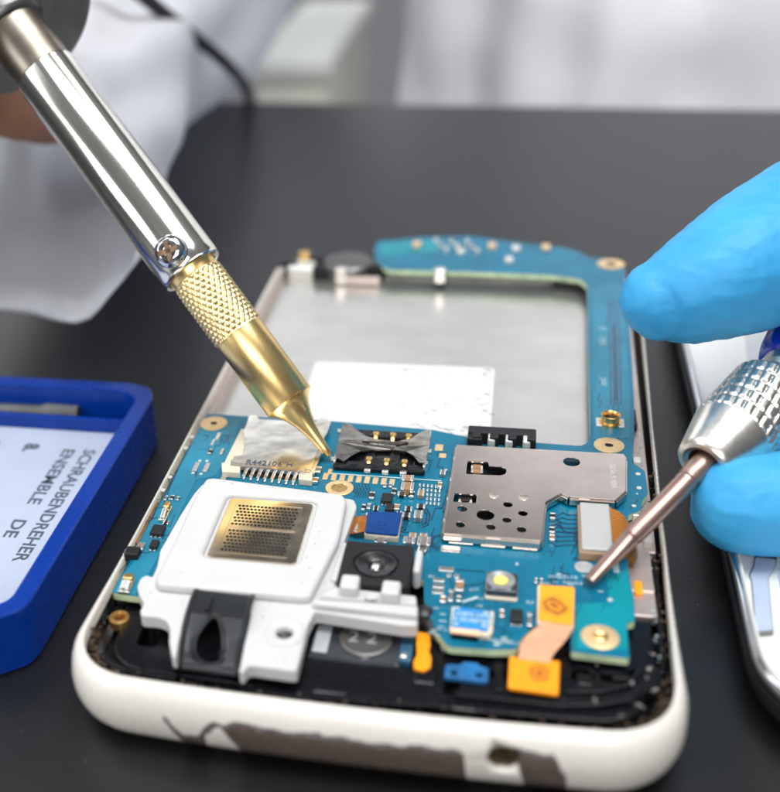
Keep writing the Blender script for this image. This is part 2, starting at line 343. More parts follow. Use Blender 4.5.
# headphone jack hole (a collar with a dark bore, set in the lower edge)
P = EYE + ray(503, 763)*((-.30-EYE.y)/ray(503, 763).y)
cut = lathe('cutter', P+Vector((0, .35, 0)), Vector((0, -1, 0)), [(0, 0), (0, .16), (.31, .16), (.36, .185), (.6, .25), (.6, 0)], mt_dark, None, n=36)
mod = shell.modifiers.new('b', 'BOOLEAN'); mod.operation = 'DIFFERENCE'; mod.object = cut; mod.solver = 'EXACT'
bpy.context.view_layer.update(); me_ = bpy.data.meshes.new_from_object(shell.evaluated_get(bpy.context.evaluated_depsgraph_get())); shell.modifiers.clear()
me_.materials.clear(); me_.materials.append(mt_shell); me_.materials.append(mt_black); shell.data = me_; bpy.data.objects.remove(cut)
lathe('headphone_jack', P+Vector((0, .34, 0)), Vector((0, -1, 0)), [(-.05, 0), (0, .09), (.02, .11), (.22, .145), (.24, .158), (.1, .159), (-.05, .159)], M('jack_metal', (.26, .21, .14), .35, .8, var=.2, vs=9), ph, n=40)
# floor pan and black inner frame
shape('frame_pan', rim(-.03), -.7, -.62, mt_black, ph)
def clip_y(pts, ymax): 
    bm = None
    out = []
    n = len(pts)
    for i in range(n):
        a, b_ = pts[i], pts[(i+1) % n]
        if a[1] <= ymax: out.append(a)
        if (a[1]-ymax)*(b_[1]-ymax) < 0:
            t = (ymax-a[1])/(b_[1]-a[1]); out.append((a[0]+(b_[0]-a[0])*t, ymax))
    return out
inner = rim(-.17)
hpost = U(121, 628, -.3)
pocket1 = rrect(*[U(300, 650, -.28).x, U(418, 650, -.28).x], *[U(360, 668, -.28).y, U(360, 618, -.28).y], .06)
fr = shape('inner_frame', clip_y(inner, 5.6), -.62, -.38, mt_black, ph, bev=.02)
deck = clip_y(rim(-.34), 5.4)
dn = [rrect(*fp(208, 690, 60, 14, -.2), .03), rrect(*fp(452, 686, 14, 16, -.2), .04), circ(*U(500, 672, -.2)[:2], .1, 18), circ(*U(583, 674, -.2)[:2], .12, 20), rrect(*fp(614, 676, 26, 8, -.2), .03), rrect(*fp(150, 634, 20, 22, -.2), .06)]
shape('frame_deck', deck, -.45, -.22, mt_black, ph, bev=.025, holes=[pocket1]+dn)
# ribs and ledges on the frame, lower front
def seg_ridge(pts, w, z0, z1, mat=mt_black, name='frame_rib', bev=.015):
    P = [Vector(p) for p in XY(pts, z1)]; A = []; B = []
    for i, p in enumerate(P):
        t = (P[min(i+1, len(P)-1)]-P[max(i-1, 0)]).normalized(); nrm = Vector((-t.y, t.x)); A.append(tuple(p+nrm*w/2)); B.append(tuple(p-nrm*w/2))
    return shape(name, A+B[::-1], z0, z1, mat, ph, bev=bev)
seg_ridge([(101, 652), (110, 662), (126, 669), (155, 675), (176, 678)], .06, -.3, -.15)
seg_ridge([(158, 683), (172, 686), (190, 689)], .12, -.4, -.28)
seg_ridge([(97, 625), (104, 619), (118, 613), (138, 611), (146, 614)], .05, -.3, -.2)
seg_ridge([(108, 596), (112, 601), (124, 602), (138, 600)], .05, -.3, -.24)
seg_ridge([(240, 688), (300, 694), (380, 700), (440, 703)], .10, -.3, -.2)
seg_ridge([(455, 692), (505, 697), (560, 703), (600, 702), (630, 697), (650, 684), (658, 668)], .09, -.3, -.15)
seg_ridge([(566, 690), (600, 690), (628, 684), (640, 670)], .06, -.3, -.18)
seg_ridge([(563, 668), (563, 700)], .06, -.3, -.17)
seg_ridge([(612, 676), (626, 676), (638, 670)], .09, -.3, -.22)
seg_ridge([(655, 560), (660, 620), (662, 660)], .05, -.3, -.19)
seg_ridge([(440, 655), (440, 690)], .07, -.3, -.2)
seg_ridge([(498, 658), (500, 690)], .1, -.3, -.18)
for px, py, w, h in ((205, 690, 40, 9), (330, 690, 36, 8), (392, 692, 22, 8), (425, 676, 22, 16), (585, 678, 18, 12), (464, 706, 26, 7)):
    x0, x1, y0, y1 = fp(px, py, w, h, -.2); box('frame_block', x0, x1, y0, y1, -.3, -.19-random.random()*.05, mt_black, ph, bev=.025)
for px, py, r in ((455, 655, .06),):
    p = U(px, py, -.26); lathe('frame_socket', Vector((p.x, p.y, -.28)), Vector((0, 0, 1)), [(0, r), (.02, r), (.02, r*.8), (.012, r*.75), (.012, 0)], [mt_black, mt_dark], ph, n=28, mi=lambda i: 1 if i > 2 else 0)
# grime in the trench round the frame
bm = bmesh.new(); rr = rim(-.085)
for i in range(len(rr)):
    if rr[i][1] > 4.5: continue
    for k in range(26):
        t = random.random(); q = Vector(rr[i]).lerp(Vector(rr[(i+1) % len(rr)]), t); s_ = .005+.017*random.random()**3
        m4 = Matrix.Translation((q.x+random.uniform(-.05, .05), q.y+random.uniform(-.05, .05), -.12+random.uniform(-.14, .07))) @ Matrix.Rotation(random.random()*3, 4, (random.random(), 1, .3)) @ Matrix.Diagonal((s_*1.6, s_, s_*.7, 1))
        bmesh.ops.create_icosphere(bm, subdivisions=1, radius=1, matrix=m4)
o = bm_link('grime', bm, mt_dirt, ph); o['kind'] = 'stuff'
bm = bmesh.new()
r1, r2 = rim(-.005), rim(-.12)
va = [bm.verts.new((x, y, -.15)) for x, y in r1]; vb = [bm.verts.new((x, y, -.26)) for x, y in r2]
for k in range(len(va)): bm.faces.new((va[k], va[(k+1) % len(va)], vb[(k+1) % len(va)], vb[k]))
bm_link('gasket', bm, mt_black, ph)
for s_ in (1,):     # pale speckled lint on the right gasket
    bm = bmesh.new()
    for k in range(70):
        y = random.uniform(1.0, 8.5); x = 3.0+.0245*y-.06+random.uniform(-.045, .03); q = .006+.012*random.random()
        bmesh.ops.create_icosphere(bm, subdivisions=1, radius=q, matrix=Matrix.Translation((x, y, -.17)))
    o = bm_link('lint', bm, mt_silk, ph); o['kind'] = 'stuff'
bm = bmesh.new()
for px, py, z_, q_ in ((650, 668, -.2, .05), (655, 690, -.2, .06), (640, 706, -.22, .06), (648, 678, -.16, .03), (622, 716, -.22, .05), (632, 683, -.12, .035), (652, 655, -.2, .03), (660, 640, -.2, .025), (596, 700, -.14, .035), (470, 708, -.22, .04), (400, 700, -.2, .03), (300, 694, -.2, .03), (118, 672, -.22, .04), (106, 662, -.22, .045), (132, 679, -.2, .03), (97, 648, -.2, .035), (250, 687, -.22, .03), (352, 700, -.22, .035), (596, 664, -.17, .03), (480, 640, -.2, .02)):
    p = U(px, py, z_)
    bmesh.ops.create_icosphere(bm, subdivisions=2, radius=q_*random.uniform(.5, .95), matrix=Matrix.Translation(p) @ Matrix.Rotation(random.random()*3, 4, 'Z') @ Matrix.Diagonal((1.5, .8, .45, 1)))
for v_ in bm.verts: v_.co += Vector((noise.noise(v_.co*14), noise.noise(v_.co*14+Vector((5, 5, 5))), noise.noise(v_.co*17)))*.03
o = bm_link('glue_residue', bm, M('clear_glue', (.10, .09, .08), .2, coat=.6, var=.6, vs=6), ph, smooth=True); o['kind'] = 'stuff'
# battery bay
BAY = -.32
bx0, bx1, by0, by1 = -3.13, 2.66, 5.2, U(420, 280.5, BAY).y
box('battery_plate', bx0, bx1, by0, by1, BAY-.05, BAY, mt_plate, ph, bev=.01)
box('bay_wall', -3.16, -3.06, 4.9, by1+.1, -.5, -.13, mt_frame, ph, bev=.02)
box('bay_wall', -3.1, 2.7, by1, by1+.06, -.5, -.24, mt_dull, ph, bev=.02)
box('bay_ledge', -3.05, 1.95, by1+.07, by1+.14, -.5, -.25, mt_frame, ph, bev=.02)
box('bay_ledge', 1.95, 2.55, by1-.25, by1+.02, -.4, -.16, mt_blackm, ph, bev=.02)
box('side_rail', 2.92, 3.12, 3.2, 11.9, -.5, -.17, mt_frame, ph, bev=.02)
o = bpy.data.objects['side_rail']
for v_ in o.data.vertices: v_.co.x += .016*(v_.co.y-4)
# sticker
lab = roundpoly(XY([(315.5, 361), (495, 368), (490, 436), (292, 430)], BAY+.008), .12)
st = shape('battery_sticker', lab, BAY, BAY+.008, mt_label, ph)
bm = bmesh.new()
for k in range(75):
    px, py = random.choice([(random.uniform(380, 490), random.gauss(370.5, 1.2)), (random.gauss(485, 3), random.uniform(372, 428)), (random.uniform(400, 488), random.gauss(428, 1.5)), (random.uniform(320, 488), random.gauss(431, 2.5)), (random.uniform(400, 480), random.uniform(375, 425))])
    p = U(px, py, BAY+.01); abox(bm, p.x-.03*random.random()-.015, p.x+.07*random.random(), p.y-.009, p.y+.009, BAY+.009, BAY+.0105, rot=random.uniform(-.5, .5))
link_o = bm_link('sticker_scuff', bm, mt_scuff, st)

# circuit board -------------------------------------------------------------
BZ = -.04
bpx = [(110, 593), (117, 577), (131, 560), (133, 552), (139, 534), (150, 507), (156, 492), (171, 465), (181, 440), (191, 420), (205, 413.5), (242, 416), (330, 421), (434, 430), (466, 437), (540, 443), (581, 446),
       (587, 443), (590, 436), (590, 420), (589, 380), (588, 330), (588, 296), (587, 285), (580, 279), (553, 275.5), (470, 272), (389, 270), (376, 262), (374, 248), (378, 241),
       (420, 237), (470, 236), (515, 242), (560, 247), (580, 252), (590, 258), (605, 258), (620, 260), (624, 266), (630, 330), (634, 400), (634, 440), (632, 463), (645, 471), (648, 494), (642, 501), (641, 511), (628, 515), (628, 565),
       (630, 581), (634, 600), (635, 622), (627, 623), (629, 651), (630, 659), (571, 652), (572, 628), (538, 624), (520, 640), (517, 650), (492, 650), (448, 647), (436, 632), (424, 600), (424, 580), (330, 575), (200, 600), (138, 597)]
bd = shape('circuit_board', roundpoly([(max(x, -3.15+.012*y), min(9, y)) if x < -2.8 else (x, y) for x, y in XY(bpx, BZ)], .05, 3), BZ-.09, BZ, [mt_pcb, mt_edge], ph)
for f_ in bd.data.polygons:
    if abs(f_.normal.z) < .5: f_.material_index = 1
def patch(pts, mat, z=BZ, name='copper_area', r=.03): return shape(name, roundpoly([(max(x, -3.13+.012*y), y) for x, y in XY(pts, z)], r), z, z+.004, mat, bd)
patch([(577, 604), (610, 603), (606, 575), (628, 570), (629, 583), (633, 600), (634, 621), (626, 622), (628, 650), (572, 650), (573, 626)], mt_pcb2)
patch([(112, 592), (119, 577), (134, 562), (142, 534), (156, 500), (172, 467), (192, 423), (240, 419), (232, 455), (215, 476), (196, 480), (165, 545), (148, 575), (137, 595)], mt_pcb3)
patch([(592, 290), (604, 284), (622, 284), (626, 330), (630, 395), (630, 438), (594, 440), (593, 360)], mt_pcb3)
patch([(379, 243), (440, 239), (436, 252), (382, 256)], mt_pcb2)
# buried traces, one mesh; vias, one mesh
def ribbon(bm, pts, w, z=BZ+.0045, h=.002):
    P = [Vector(p).to_2d() for p in pts]
    for a, c in zip(P, P[1:]):
        d = c-a
        if d.length < 1e-5: continue
        nr = Vector((-d.y, d.x)).normalized()*w/2; e = d.normalized()*w*.4
        vs = [bm.verts.new((q.x, q.y, z+h)) for q in (a-e+nr, a-e-nr, c+e-nr, c+e+nr)]; bm.faces.new(vs)
bm = bmesh.new()
def tr(pts, w=.018): ribbon(bm, XY(pts, BZ), w, z=BZ+.004+random.random()*.001)
for k in range(7): tr([(349+k*3.2, 484), (352+k*2.9, 489), (356+k*2.6, 494), (354+k*2.8, 498)], .012)
for k in range(8):
    y0 = 515+k*4.3; tr([(582, y0), (568-k*.6, y0+.4), (563-k, y0-2+k*.5), (552, 519+k*3.2)], .016)
tr([(552, 520), (558, 520), (562, 528), (575, 529)]); tr([(553, 524), (559, 526), (566, 533), (580, 534)])
tr([(405, 520), (403, 528), (399, 530)]); tr([(408, 521), (405, 530), (398, 533)]); tr([(424, 512), (427, 514), (426, 523), (420, 526)]); tr([(427, 509), (430, 515), (428, 525), (421, 528)])
tr([(436, 537), (433, 540), (433, 545), (440, 550)], .012); tr([(432, 536), (430, 545), (438, 551)], .012)
tr([(400, 532), (412, 533), (420, 537)], .012); tr([(398, 536), (410, 537)], .012)
tr([(457, 570), (484, 572)], .014); tr([(463, 586), (477, 585), (484, 583)], .014); tr([(450, 579), (453, 592)], .012)
tr([(120, 572), (130, 560), (142, 553), (150, 553)], .014); tr([(178, 470), (169, 490), (160, 520)], .012); tr([(174, 476), (164, 498)], .012)
tr([(539, 585), (537, 610), (533, 618)], .014)
for k in range(4): tr([(608+k*3.6, 300), (610+k*3.4, 350), (611+k*3.3, 405)], .018)
tr([(614, 325), (616, 400)], .03); tr([(638, 500), (634, 505), (630, 508)], .014)
for k in range(3): tr([(452, 656-k*0), (452, 656)], .01)
tr([(571, 652), (571, 612), (574, 600)], .02); tr([(575, 650), (575, 612)], .014)
rs_ = random.Random(3)
for (xa_, xb_, ya_, yb_, n_) in ((430, 448, 490, 560, 9), (556, 620, 503, 560, 10), (196, 236, 436, 478, 10), (150, 180, 500, 560, 8), (520, 575, 552, 600, 7), (430, 520, 600, 645, 14), (595, 628, 300, 440, 14), (385, 580, 243, 270, 14), (424, 470, 452, 480, 7), (576, 625, 575, 650, 6)):
    for k in range(n_):
        x_, y_ = rs_.uniform(xa_, xb_), rs_.uniform(ya_, yb_); pts_ = [(x_, y_)]; dx_ = rs_.choice((-1, 1))*rs_.uniform(3, 10); dy_ = rs_.choice((-1, 1))*rs_.uniform(3, 12)
        for st_ in range(rs_.choice((2, 3))):
            if st_ % 2: x_ = min(xb_, max(xa_, x_+dx_))
            else: y_ = min(yb_, max(ya_, y_+dy_)); x_ = min(xb_, max(xa_, x_-dy_*.35))
            pts_.append((x_, y_))
        tr(pts_, rs_.choice((.008, .01, .014)))
bm_link('traces', bm, mt_trace, bd)
bm = bmesh.new()
def dot(px, py, r, z=BZ+.004, h=.006, b_=None):
    p = U(px, py, z); bb = b_ or bm
    bmesh.ops.create_cone(bb, cap_ends=True, segments=12, radius1=r, radius2=r*.9, depth=h, matrix=Matrix.Translation((p.x, p.y, z+h/2)))
for px, py, r in ((192, 437, .035), (186, 448, .035), (170, 477, .035), (163, 490, .036), (200, 461, .024), (207, 461, .024), (193, 473, .024), (201, 474, .024),
                  (638, 474, .035), (639, 488, .035), (634, 506, .03), (446, 470, .02), (637, 494, .015), (610, 600, .03), (573, 594, .02)): dot(px, py, r)
bm_link('test_points', bm, mt_tinpad, bd)
bm = bmesh.new()
for k in range(26):
    a = (146+k*.9, 522-k*.4) if k < 13 else (168+(k-13)*.9, 545-(k-13)*1.8)
    dot(a[0], a[1], .008, h=.003)
for k in range(60):
    px, py = random.choice([(random.uniform(430, 620), random.uniform(548, 600)), (random.uniform(330, 440), random.uniform(476, 550)), (random.uniform(592, 628), random.uniform(290, 440)), (random.uniform(430, 520), random.uniform(600, 640))])
    dot(px, py, .007+.006*random.random(), h=.002)
bm_link('vias', bm, mt_trace, bd)
# silkscreen: tiny legend marks
bm = bmesh.new()
def legend(s, px, py, size, rz=0.0, fit=None): 
    p = U(px, py, BZ); merge(bm, text_bm(s, size, (p.x, p.y, BZ+.006), rz, height=.002, fitw=fit))
legend('GT-19', 556, 578, .09, -.02); legend('REV0.8', 563, 584, .075); legend('8', 515, 566, .09); legend('R4', 526, 604, .08); legend('B1', 428, 578, .08)
legend('C21', 470, 592, .07, .4); legend('L5', 478, 600, .06); legend('U8', 476, 607, .06); legend('2013.07', 548, 578, .07)
legend('0 0 1', 607, 345, .16, PI/2); legend('ANT', 607, 386, .13, PI/2); legend('D', 606, 330, .15, PI/2); legend('MAIN 2.4', 493, 643, .07, 0)
for k in range(26):
    px, py = random.choice([(random.uniform(546, 605), random.uniform(573, 592)), (random.uniform(430, 445), random.uniform(600, 640)), (random.uniform(485, 515), random.uniform(636, 646))])
    p = U(px, py, BZ); abox(bm, p.x-.02-.04*random.random(), p.x+.03, p.y-.008, p.y+.008, BZ+.004, BZ+.0065)
p = U(470, 600, BZ); abox(bm, p.x-.1, p.x+.1, p.y-.018, p.y+.018, BZ+.004, BZ+.007, rot=.6)
p1, p2 = U(327, 476, BZ), U(430, 481, BZ); abox(bm, p1.x, p2.x+.15, (p1.y+p2.y)/2+.03, (p1.y+p2.y)/2+.05, BZ+.004, BZ+.007)
bm_link('silkscreen', bm, mt_silk, bd)
# gold pads
bm = bmesh.new()
for k in range(9):
    px = 325.7+k*8.3; py = 476.8+k*.72; x0, x1, y0, y1 = fp(px, py, 5.4, 6.2, BZ); box('gold_contact', x0, x1, y0, y1, BZ, BZ+.012, mt_goldpad, bd, bev=.004)
for px, py, w, h in ((439, 448, 8, 6), (442.7, 456, 7, 4), (330, 472, 4, 5)):
    x0, x1, y0, y1 = fp(px, py, w, h, BZ); box('gold_contact', x0, x1, y0, y1, BZ, BZ+.012, mt_goldpad, bd, bev=.004)
bm = bmesh.new()
for px, py, w, h in ((450.5, 550, 19, 6), (446.5, 570, 15, 4.5), (449, 576, 4.5, 4), (457, 577, 5, 4.5), (439, 581, 12, 3.5), (438.5, 587, 12, 4), (438, 592.5, 12, 4), (196, 467.5, 5, 9), (206.5, 468, 5, 9), (218, 437, 4, 7), (213, 443, 3, 6), (224, 478, 6, 8)):
    x0, x1, y0, y1 = fp(px, py, w, h, BZ); box('solder_pad', x0, x1, y0, y1, BZ, BZ+.018, mt_tin, bd, bev=.006)
# screw rings
for n_, (px, py, r, ri) in enumerate(((214, 424, .20, .05), (339.5, 488.6, .185, .105), (609, 446, .20, .055), (611, 264.5, .24, .09), (600, 638, .20, .075))):
    p = U(px, py, BZ); ring('screw_ring', p.x, p.y, BZ, r, ri, mt_goldpad, bd, h=.016, hole=mt_gold if n_ in (1, 4) else mt_dark)
p = U(600, 638, BZ)
lathe('screw_boss', Vector((p.x, p.y, BZ+.012)), Vector((0, 0, 1)), [(0, .085), (.02, .08), (.03, .06), (.02, .035), (-.03, .03), (-.03, 0)], mt_gold, bd, n=20, fn=lambda a, t, k: .006*math.cos(3*a))
# small components
def comp(name, px, py, w, h, body, ends=None, z=.05, along=0, cap=.28, rot=0.0):
    x0, x1, y0, y1 = fp(px, py, w, h, BZ+z*.5); b_ = bmesh.new(); zz = BZ+.004
    if ends is None: abox(b_, x0, x1, y0, y1, zz, zz+z, 0, .008)
    elif along == 0:
        e = (x1-x0)*cap; abox(b_, x0+e*.8, x1-e*.8, y0+.004, y1-.004, zz, zz+z*.97, 0, .006); abox(b_, x0, x0+e, y0, y1, zz, zz+z, 1, .01); abox(b_, x1-e, x1, y0, y1, zz, zz+z, 1, .01)
    else:
        e = (y1-y0)*cap; abox(b_, x0+.004, x1-.004, y0+e*.8, y1-e*.8, zz, zz+z*.97, 0, .006); abox(b_, x0, x1, y0, y0+e, zz, zz+z, 1, .01); abox(b_, x0, x1, y1-e, y1, zz, zz+z, 1, .01)
    return bm_link(name, b_, [body, ends or body], bd)
def chip(px, py, w, h, z=.07, leads=3):
    x0, x1, y0, y1 = fp(px, py, w, h, BZ+z*.5); b_ = bmesh.new(); abox(b_, x0, x1, y0, y1, BZ+.015, BZ+z, 0, .01)
    for k in range(leads):
        x = x0+(x1-x0)*(k+.5)/leads; lw = (x1-x0)/leads*.28
        abox(b_, x-lw, x+lw, y0-.035, y0+.01, BZ+.003, BZ+.03, 1, .005); abox(b_, x-lw, x+lw, y1-.01, y1+.035, BZ+.003, BZ+.03, 1, .005)
    return bm_link('chip', b_, [mt_ic, mt_tin], bd)
chip(158, 531, 13, 9); chip(154.5, 545, 8, 7, leads=2); chip(387, 499, 11, 8, leads=3); chip(389.5, 508.5, 8, 6, leads=2); chip(516.5, 617, 12.5, 12, leads=3)
T = mt_tin
for a in ((408, 480.5, 12, 6, mt_brown, T, .09, 0), (407.5, 489, 13, 8, mt_brown, T, .1, 0), (421, 494.5, 7, 6, mt_brown, T, .06, 0), (440, 486, 5, 5.5, mt_brown, T, .06, 1), (413, 537, 8, 5, mt_brown, T, .06, 0),
          (423.5, 537.5, 8, 5, mt_brown, T, .06, 0), (459.7, 587, 9, 12, mt_brown, T, .07, 1), (502, 614.5, 5, 8, mt_brown, T, .05, 1), (397, 508, 6, 6, mt_brown, T, .05, 1), (443, 600, 6, 7, mt_brown, T, .04, 1), (315, 481, 7, 5, mt_brown, T, .05, 1)):
    comp('capacitor', *a)
for a in ((402, 495, 9, 4.5, mt_ic, T, .05, 0), (394, 492, 5, 6, mt_ic, T, .04, 1), (411.5, 495, 6, 6, mt_ic, T, .04, 1), (372, 496, 5.5, 7, mt_ic, T, .04, 1), (408.6, 510, 8, 5, mt_ic, T, .05, 0), (406.5, 516.5, 9, 5, mt_ic, T, .06, 0),
          (421, 507.5, 9, 4.5, mt_ic, T, .05, 0), (363.5, 508, 4, 6, mt_ic, T, .04, 1), (369, 507, 4, 6, mt_greyc, T, .04, 1), (376, 509, 6, 5, mt_ic, T, .04, 0), (443, 473.5, 6, 5, mt_greyc, T, .05, 0), (399, 514, 5, 4, mt_ic, T, .04, 0),
          (422, 550.5, 9, 5, mt_greyc, T, .05, 0), (529.6, 621, 5, 14, mt_greyc, T, .06, 1), (451, 597, 5, 12, mt_greyc, T, .06, 1), (458.8, 600, 5, 6, mt_ic, T, .05, 1), (536, 582, 3.5, 5, mt_ic, T, .05, 1), (541.5, 582.5, 3.5, 5, mt_ic, T, .05, 1),
          (172, 498, 4, 5, mt_ic, T, .03, 1), (166, 498.5, 3, 5, mt_greyc, T, .03, 1), (178, 499, 3, 4, mt_greyc, T, .03, 1), (166, 523, 6, 4, mt_ic, T, .03, 0), (210, 452, 4, 5, mt_ic, T, .03, 1), (222, 452, 3, 6, mt_goldpad, T, .03, 1),
          (552.5, 517, 6, 6, mt_ic, T, .05, 1), (552, 531, 6, 6, mt_ic, T, .05, 1), (552, 538.5, 6, 6, mt_brown, T, .05, 1), (317, 449, 5, 7, mt_greyc, T, .06, 1), (321, 440, 4, 6, mt_greyc, T, .06, 1), (318, 471, 7, 6, mt_greyc, T, .06, 1), (385, 486, 4, 4, mt_greyc, T, .03, 1), (390.5, 486, 4, 4, mt_greyc, T, .03, 1)):
    comp('resistor', *a)
for a in ((418.5, 516.5, 9, 8, mt_greyc, T, .08, 0), (409.4, 542.5, 12, 7, mt_greyc, T, .08, 0), (424, 544, 13, 9, mt_greyc, T, .1, 0), (381, 541, 13, 7, mt_greyc, T, .06, 0)): comp('inductor', *a)
bm = bmesh.new()
for i in range(6):
    for j in range(5):
        if i < 2 and j > 2: continue
        px = 420+i*4.0-(j*.3); py = 484.5+j*4.3+i*.35
        x0, x1, y0, y1 = fp(px, py, 2.2, 3.0, BZ+.03); abox(bm, x0, x1, y0, y1, BZ, BZ+.03, bev=.01)
bm_link('component_array', bm, mt_tin, bd)
# top-end components (far, soft in the photo)
for k in range(9): comp('capacitor', 436+k*5.2, 241+(k % 3)*4.2+k*.25, 4.2, 3.6, mt_greyc if k % 2 else mt_tinpad, T, .07, k % 2)
for px, py, m_ in ((417, 244.5, mt_goldpad), (492, 246, mt_goldpad), (546, 247.5, mt_goldpad), (516, 248.5, mt_tinpad), (509, 260, mt_tinpad), (461, 251, mt_tinpad)): comp('contact_pad', px, py, 8, 5, m_, None, .06)
p = U(440, 271.5, .0); box('spring_contact', p.x-.12, p.x+.12, p.y-.12, p.y+.12, -.2, .06, mt_tin, bd, bev=.06, seg=4)
# antenna spring contacts on the left strip
for px, py in ((165, 512), (126.5, 584)):
    x0, x1, y0, y1 = fp(px, py, 12 if py > 550 else 8, 15, BZ+.06); g = bmesh.new()
    abox(g, x0, x1, y0, y1, BZ+.004, BZ+.05, 0, .01); abox(g, x0+.02, x1-.02, y0+.02, y0+(y1-y0)*.6, BZ+.05, BZ+.1, 0, .02, tilt=.25); abox(g, x0+.01, x1-.01, y0+(y1-y0)*.62, y1, BZ+.05, BZ+.12, 1, .02)
    bm_link('antenna_spring', g, [mt_tin, mt_gold], bd)
p = U(134, 553, BZ+.05); g = bmesh.new(); abox(g, p.x-.11, p.x+.07, p.y-.08, p.y+.09, BZ-.04, BZ+.09, 0, .02); abox(g, p.x-.13, p.x-.1, p.y-.06, p.y+.07, BZ-.02, BZ+.06, 1, .01); abox(g, p.x-.02, p.x+.08, p.y+.09, p.y+.24, BZ, BZ+.05, 1, .015); bm_link('side_button', g, [mt_blackm, mt_tin], bd)
x0, x1, y0, y1 = fp(147, 522, 3, 22, -.1); box('side_flex', -3.2, -3.14, 2.4, 3.3, -.3, -.07, M('dim_flex', (.20, .09, .035), .45, var=.3, vs=9), ph, bev=.01)
# coax connectors
p = U(610, 424, BZ); g = lathe('', Vector((p.x, p.y, BZ)), Vector((0, 0, 1)), [(0, .15), (.05, .15), (.05, .125), (.10, .12), (.12, .125), (.15, .13), (.155, .115), (.13, .1), (.09, .095), (.09, 0)], None, n=32, bmout=True, mi=lambda i: 1 if i >= 8 else 0)
cx_ = bm_link('coax_connector', g, [mt_gold, mt_ic], bd, auto=30); box('connector_base', p.x-.19, p.x+.19, p.y-.1, p.y+.12, BZ, BZ+.03, mt_tinpad, cx_, bev=.01)

# memory card reader
cr_ = bpy.data.objects.new('card_reader', None); C.objects.link(cr_); cr_.parent = ph
shape('reader_body', XY([(241, 428), (321, 434), (312, 470), (224, 462)], .06), BZ, .05, mt_cream, cr_, bev=.01)
pl = XY([(249.5, 413), (256, 413.5), (259, 418), (315, 421), (321, 417), (331, 420), (328, 429.5), (316.7, 452), (311, 469), (231, 461), (234, 455), (242, 454), (244, 446), (243.5, 429), (246, 424)], .09)
shape('reader_plate', pl, .055, .075, M('reader_plate_metal', (.80, .77, .70), .2, 1, var=.12, vs=4, bump=.06, bs=2.2), cr_, bev=.006)
shape('reader_lip', XY([(231, 459), (311, 467), (309.5, 472), (230, 464.5)], .08), .0, .07, mt_steel, cr_, bev=.01)
shape('reader_lip', XY([(310, 470), (316, 453), (322, 444), (324, 447), (319, 458), (314, 473)], .08), .0, .065, mt_steel, cr_, bev=.008)
for pts in ([(221.5, 463), (240.5, 463.5), (240, 473), (222, 472)], [(299, 470), (313, 471), (312, 481), (298.5, 479.5)]):
    shape('reader_foot', roundpoly(XY(pts, .05), .02), BZ, .06, mt_cream, cr_, bev=.012)
x0, x1, y0, y1 = fp(301.5, 470, 8, 5, .08); box('reader_latch', x0, x1, y0, y1, .06, .1, mt_steel, cr_, bev=.01)
g = bmesh.new()
for k in range(8):
    px = 245.5+k*7; py = 472+k*.85; x0, x1, y0, y1 = fp(px, py, 3.6, 9, .0); abox(g, x0, x1, y0, y1+.05, BZ+.004, BZ+.05, 0, .008); abox(g, x0+.01, x1-.01, y0-.03, y0, BZ+.004, BZ+.02, 0, .004)
bm_link('reader_pins', g, mt_tin, cr_)
box('pin_recess', U(244, 470, 0).x, U(298, 472, 0).x, U(270, 476, 0).y, U(270, 466, 0).y, BZ+.002, BZ+.012, mt_dark, cr_, bev=.0)
p = U(245, 463.5, .08); q = U(291, 466.5, .08)
text('printed_code', 'R442106"H', .155, (p.x, p.y, .079), math.atan2(q.y-p.y, q.x-p.x), mt_ink, cr_, fitw=(q-p).length, height=.003)

# SIM reader
sr = bpy.data.objects.new('sim_reader', None); C.objects.link(sr); sr.parent = ph
g = bmesh.new()
xa, xb = U(334, 462, .02).x, U(426, 464, .02).x; yb, yt = U(380, 470, .02).y, U(385, 431, .02).y
abox(g, xa, xb, yb, yb+.16, BZ, .05, 0, .03); abox(g, xa+.03, xb-.03, yb+.1, yt, BZ, -.005, 0, .01); abox(g, xa+.05, xb-.05, yt-.18, yt, BZ, .03, 0, .02)
for k in range(4): abox(g, xa+.06+k*(xb-xa)*.27, xa+.2+k*(xb-xa)*.27, yb+.1, yb+.5, BZ, .02, 0, .02)
bm_link('sim_body', g, mt_black, sr)
g = shape('', roundpoly(XY([(335, 457), (338, 441), (343, 424), (350, 423), (356, 428), (366, 434), (380, 437), (398, 439), (412, 436), (421, 431), (430, 429), (430, 444), (425, 463), (419, 462), (414, 455), (406, 449), (392, 447), (375, 447), (360, 449), (350, 455), (344, 460)], .1), .03), .085, .105, None, bmout=True, holes=[XY([(362, 438.5), (372, 440.5), (372, 442), (362, 440.5)], .1), XY([(396, 443), (408, 441.5), (408, 443), (396, 444.5)], .1)])
for v_ in g.verts:
    v_.co.z -= .08*max(0, 1-abs((v_.co.x-(xa+xb)/2)/(.5*(xb-xa)))**2.2)*.6
sp_ = bm_link('sim_bracket', g, M('dark_reflecting_steel', (.36, .34, .31), .22, 1, var=.35, vs=6, bump=.004, bs=9), sr)  # darker, mottled base colour stands in for the dark surroundings it reflects
g = bmesh.new()
for x in (xa+.0, xb-.03): abox(g, x, x+.035, yb+.05, yt-.02, BZ, .085, 0, .01)
for px, py in ((334, 458), (428, 450), (424, 462), (341, 430)): 
    p = U(px, py, 0); abox(g, p.x-.05, p.x+.05, p.y-.04, p.y+.04, BZ, .0, 0, .01)
bm_link('sim_frame', g, mt_tin, sr)
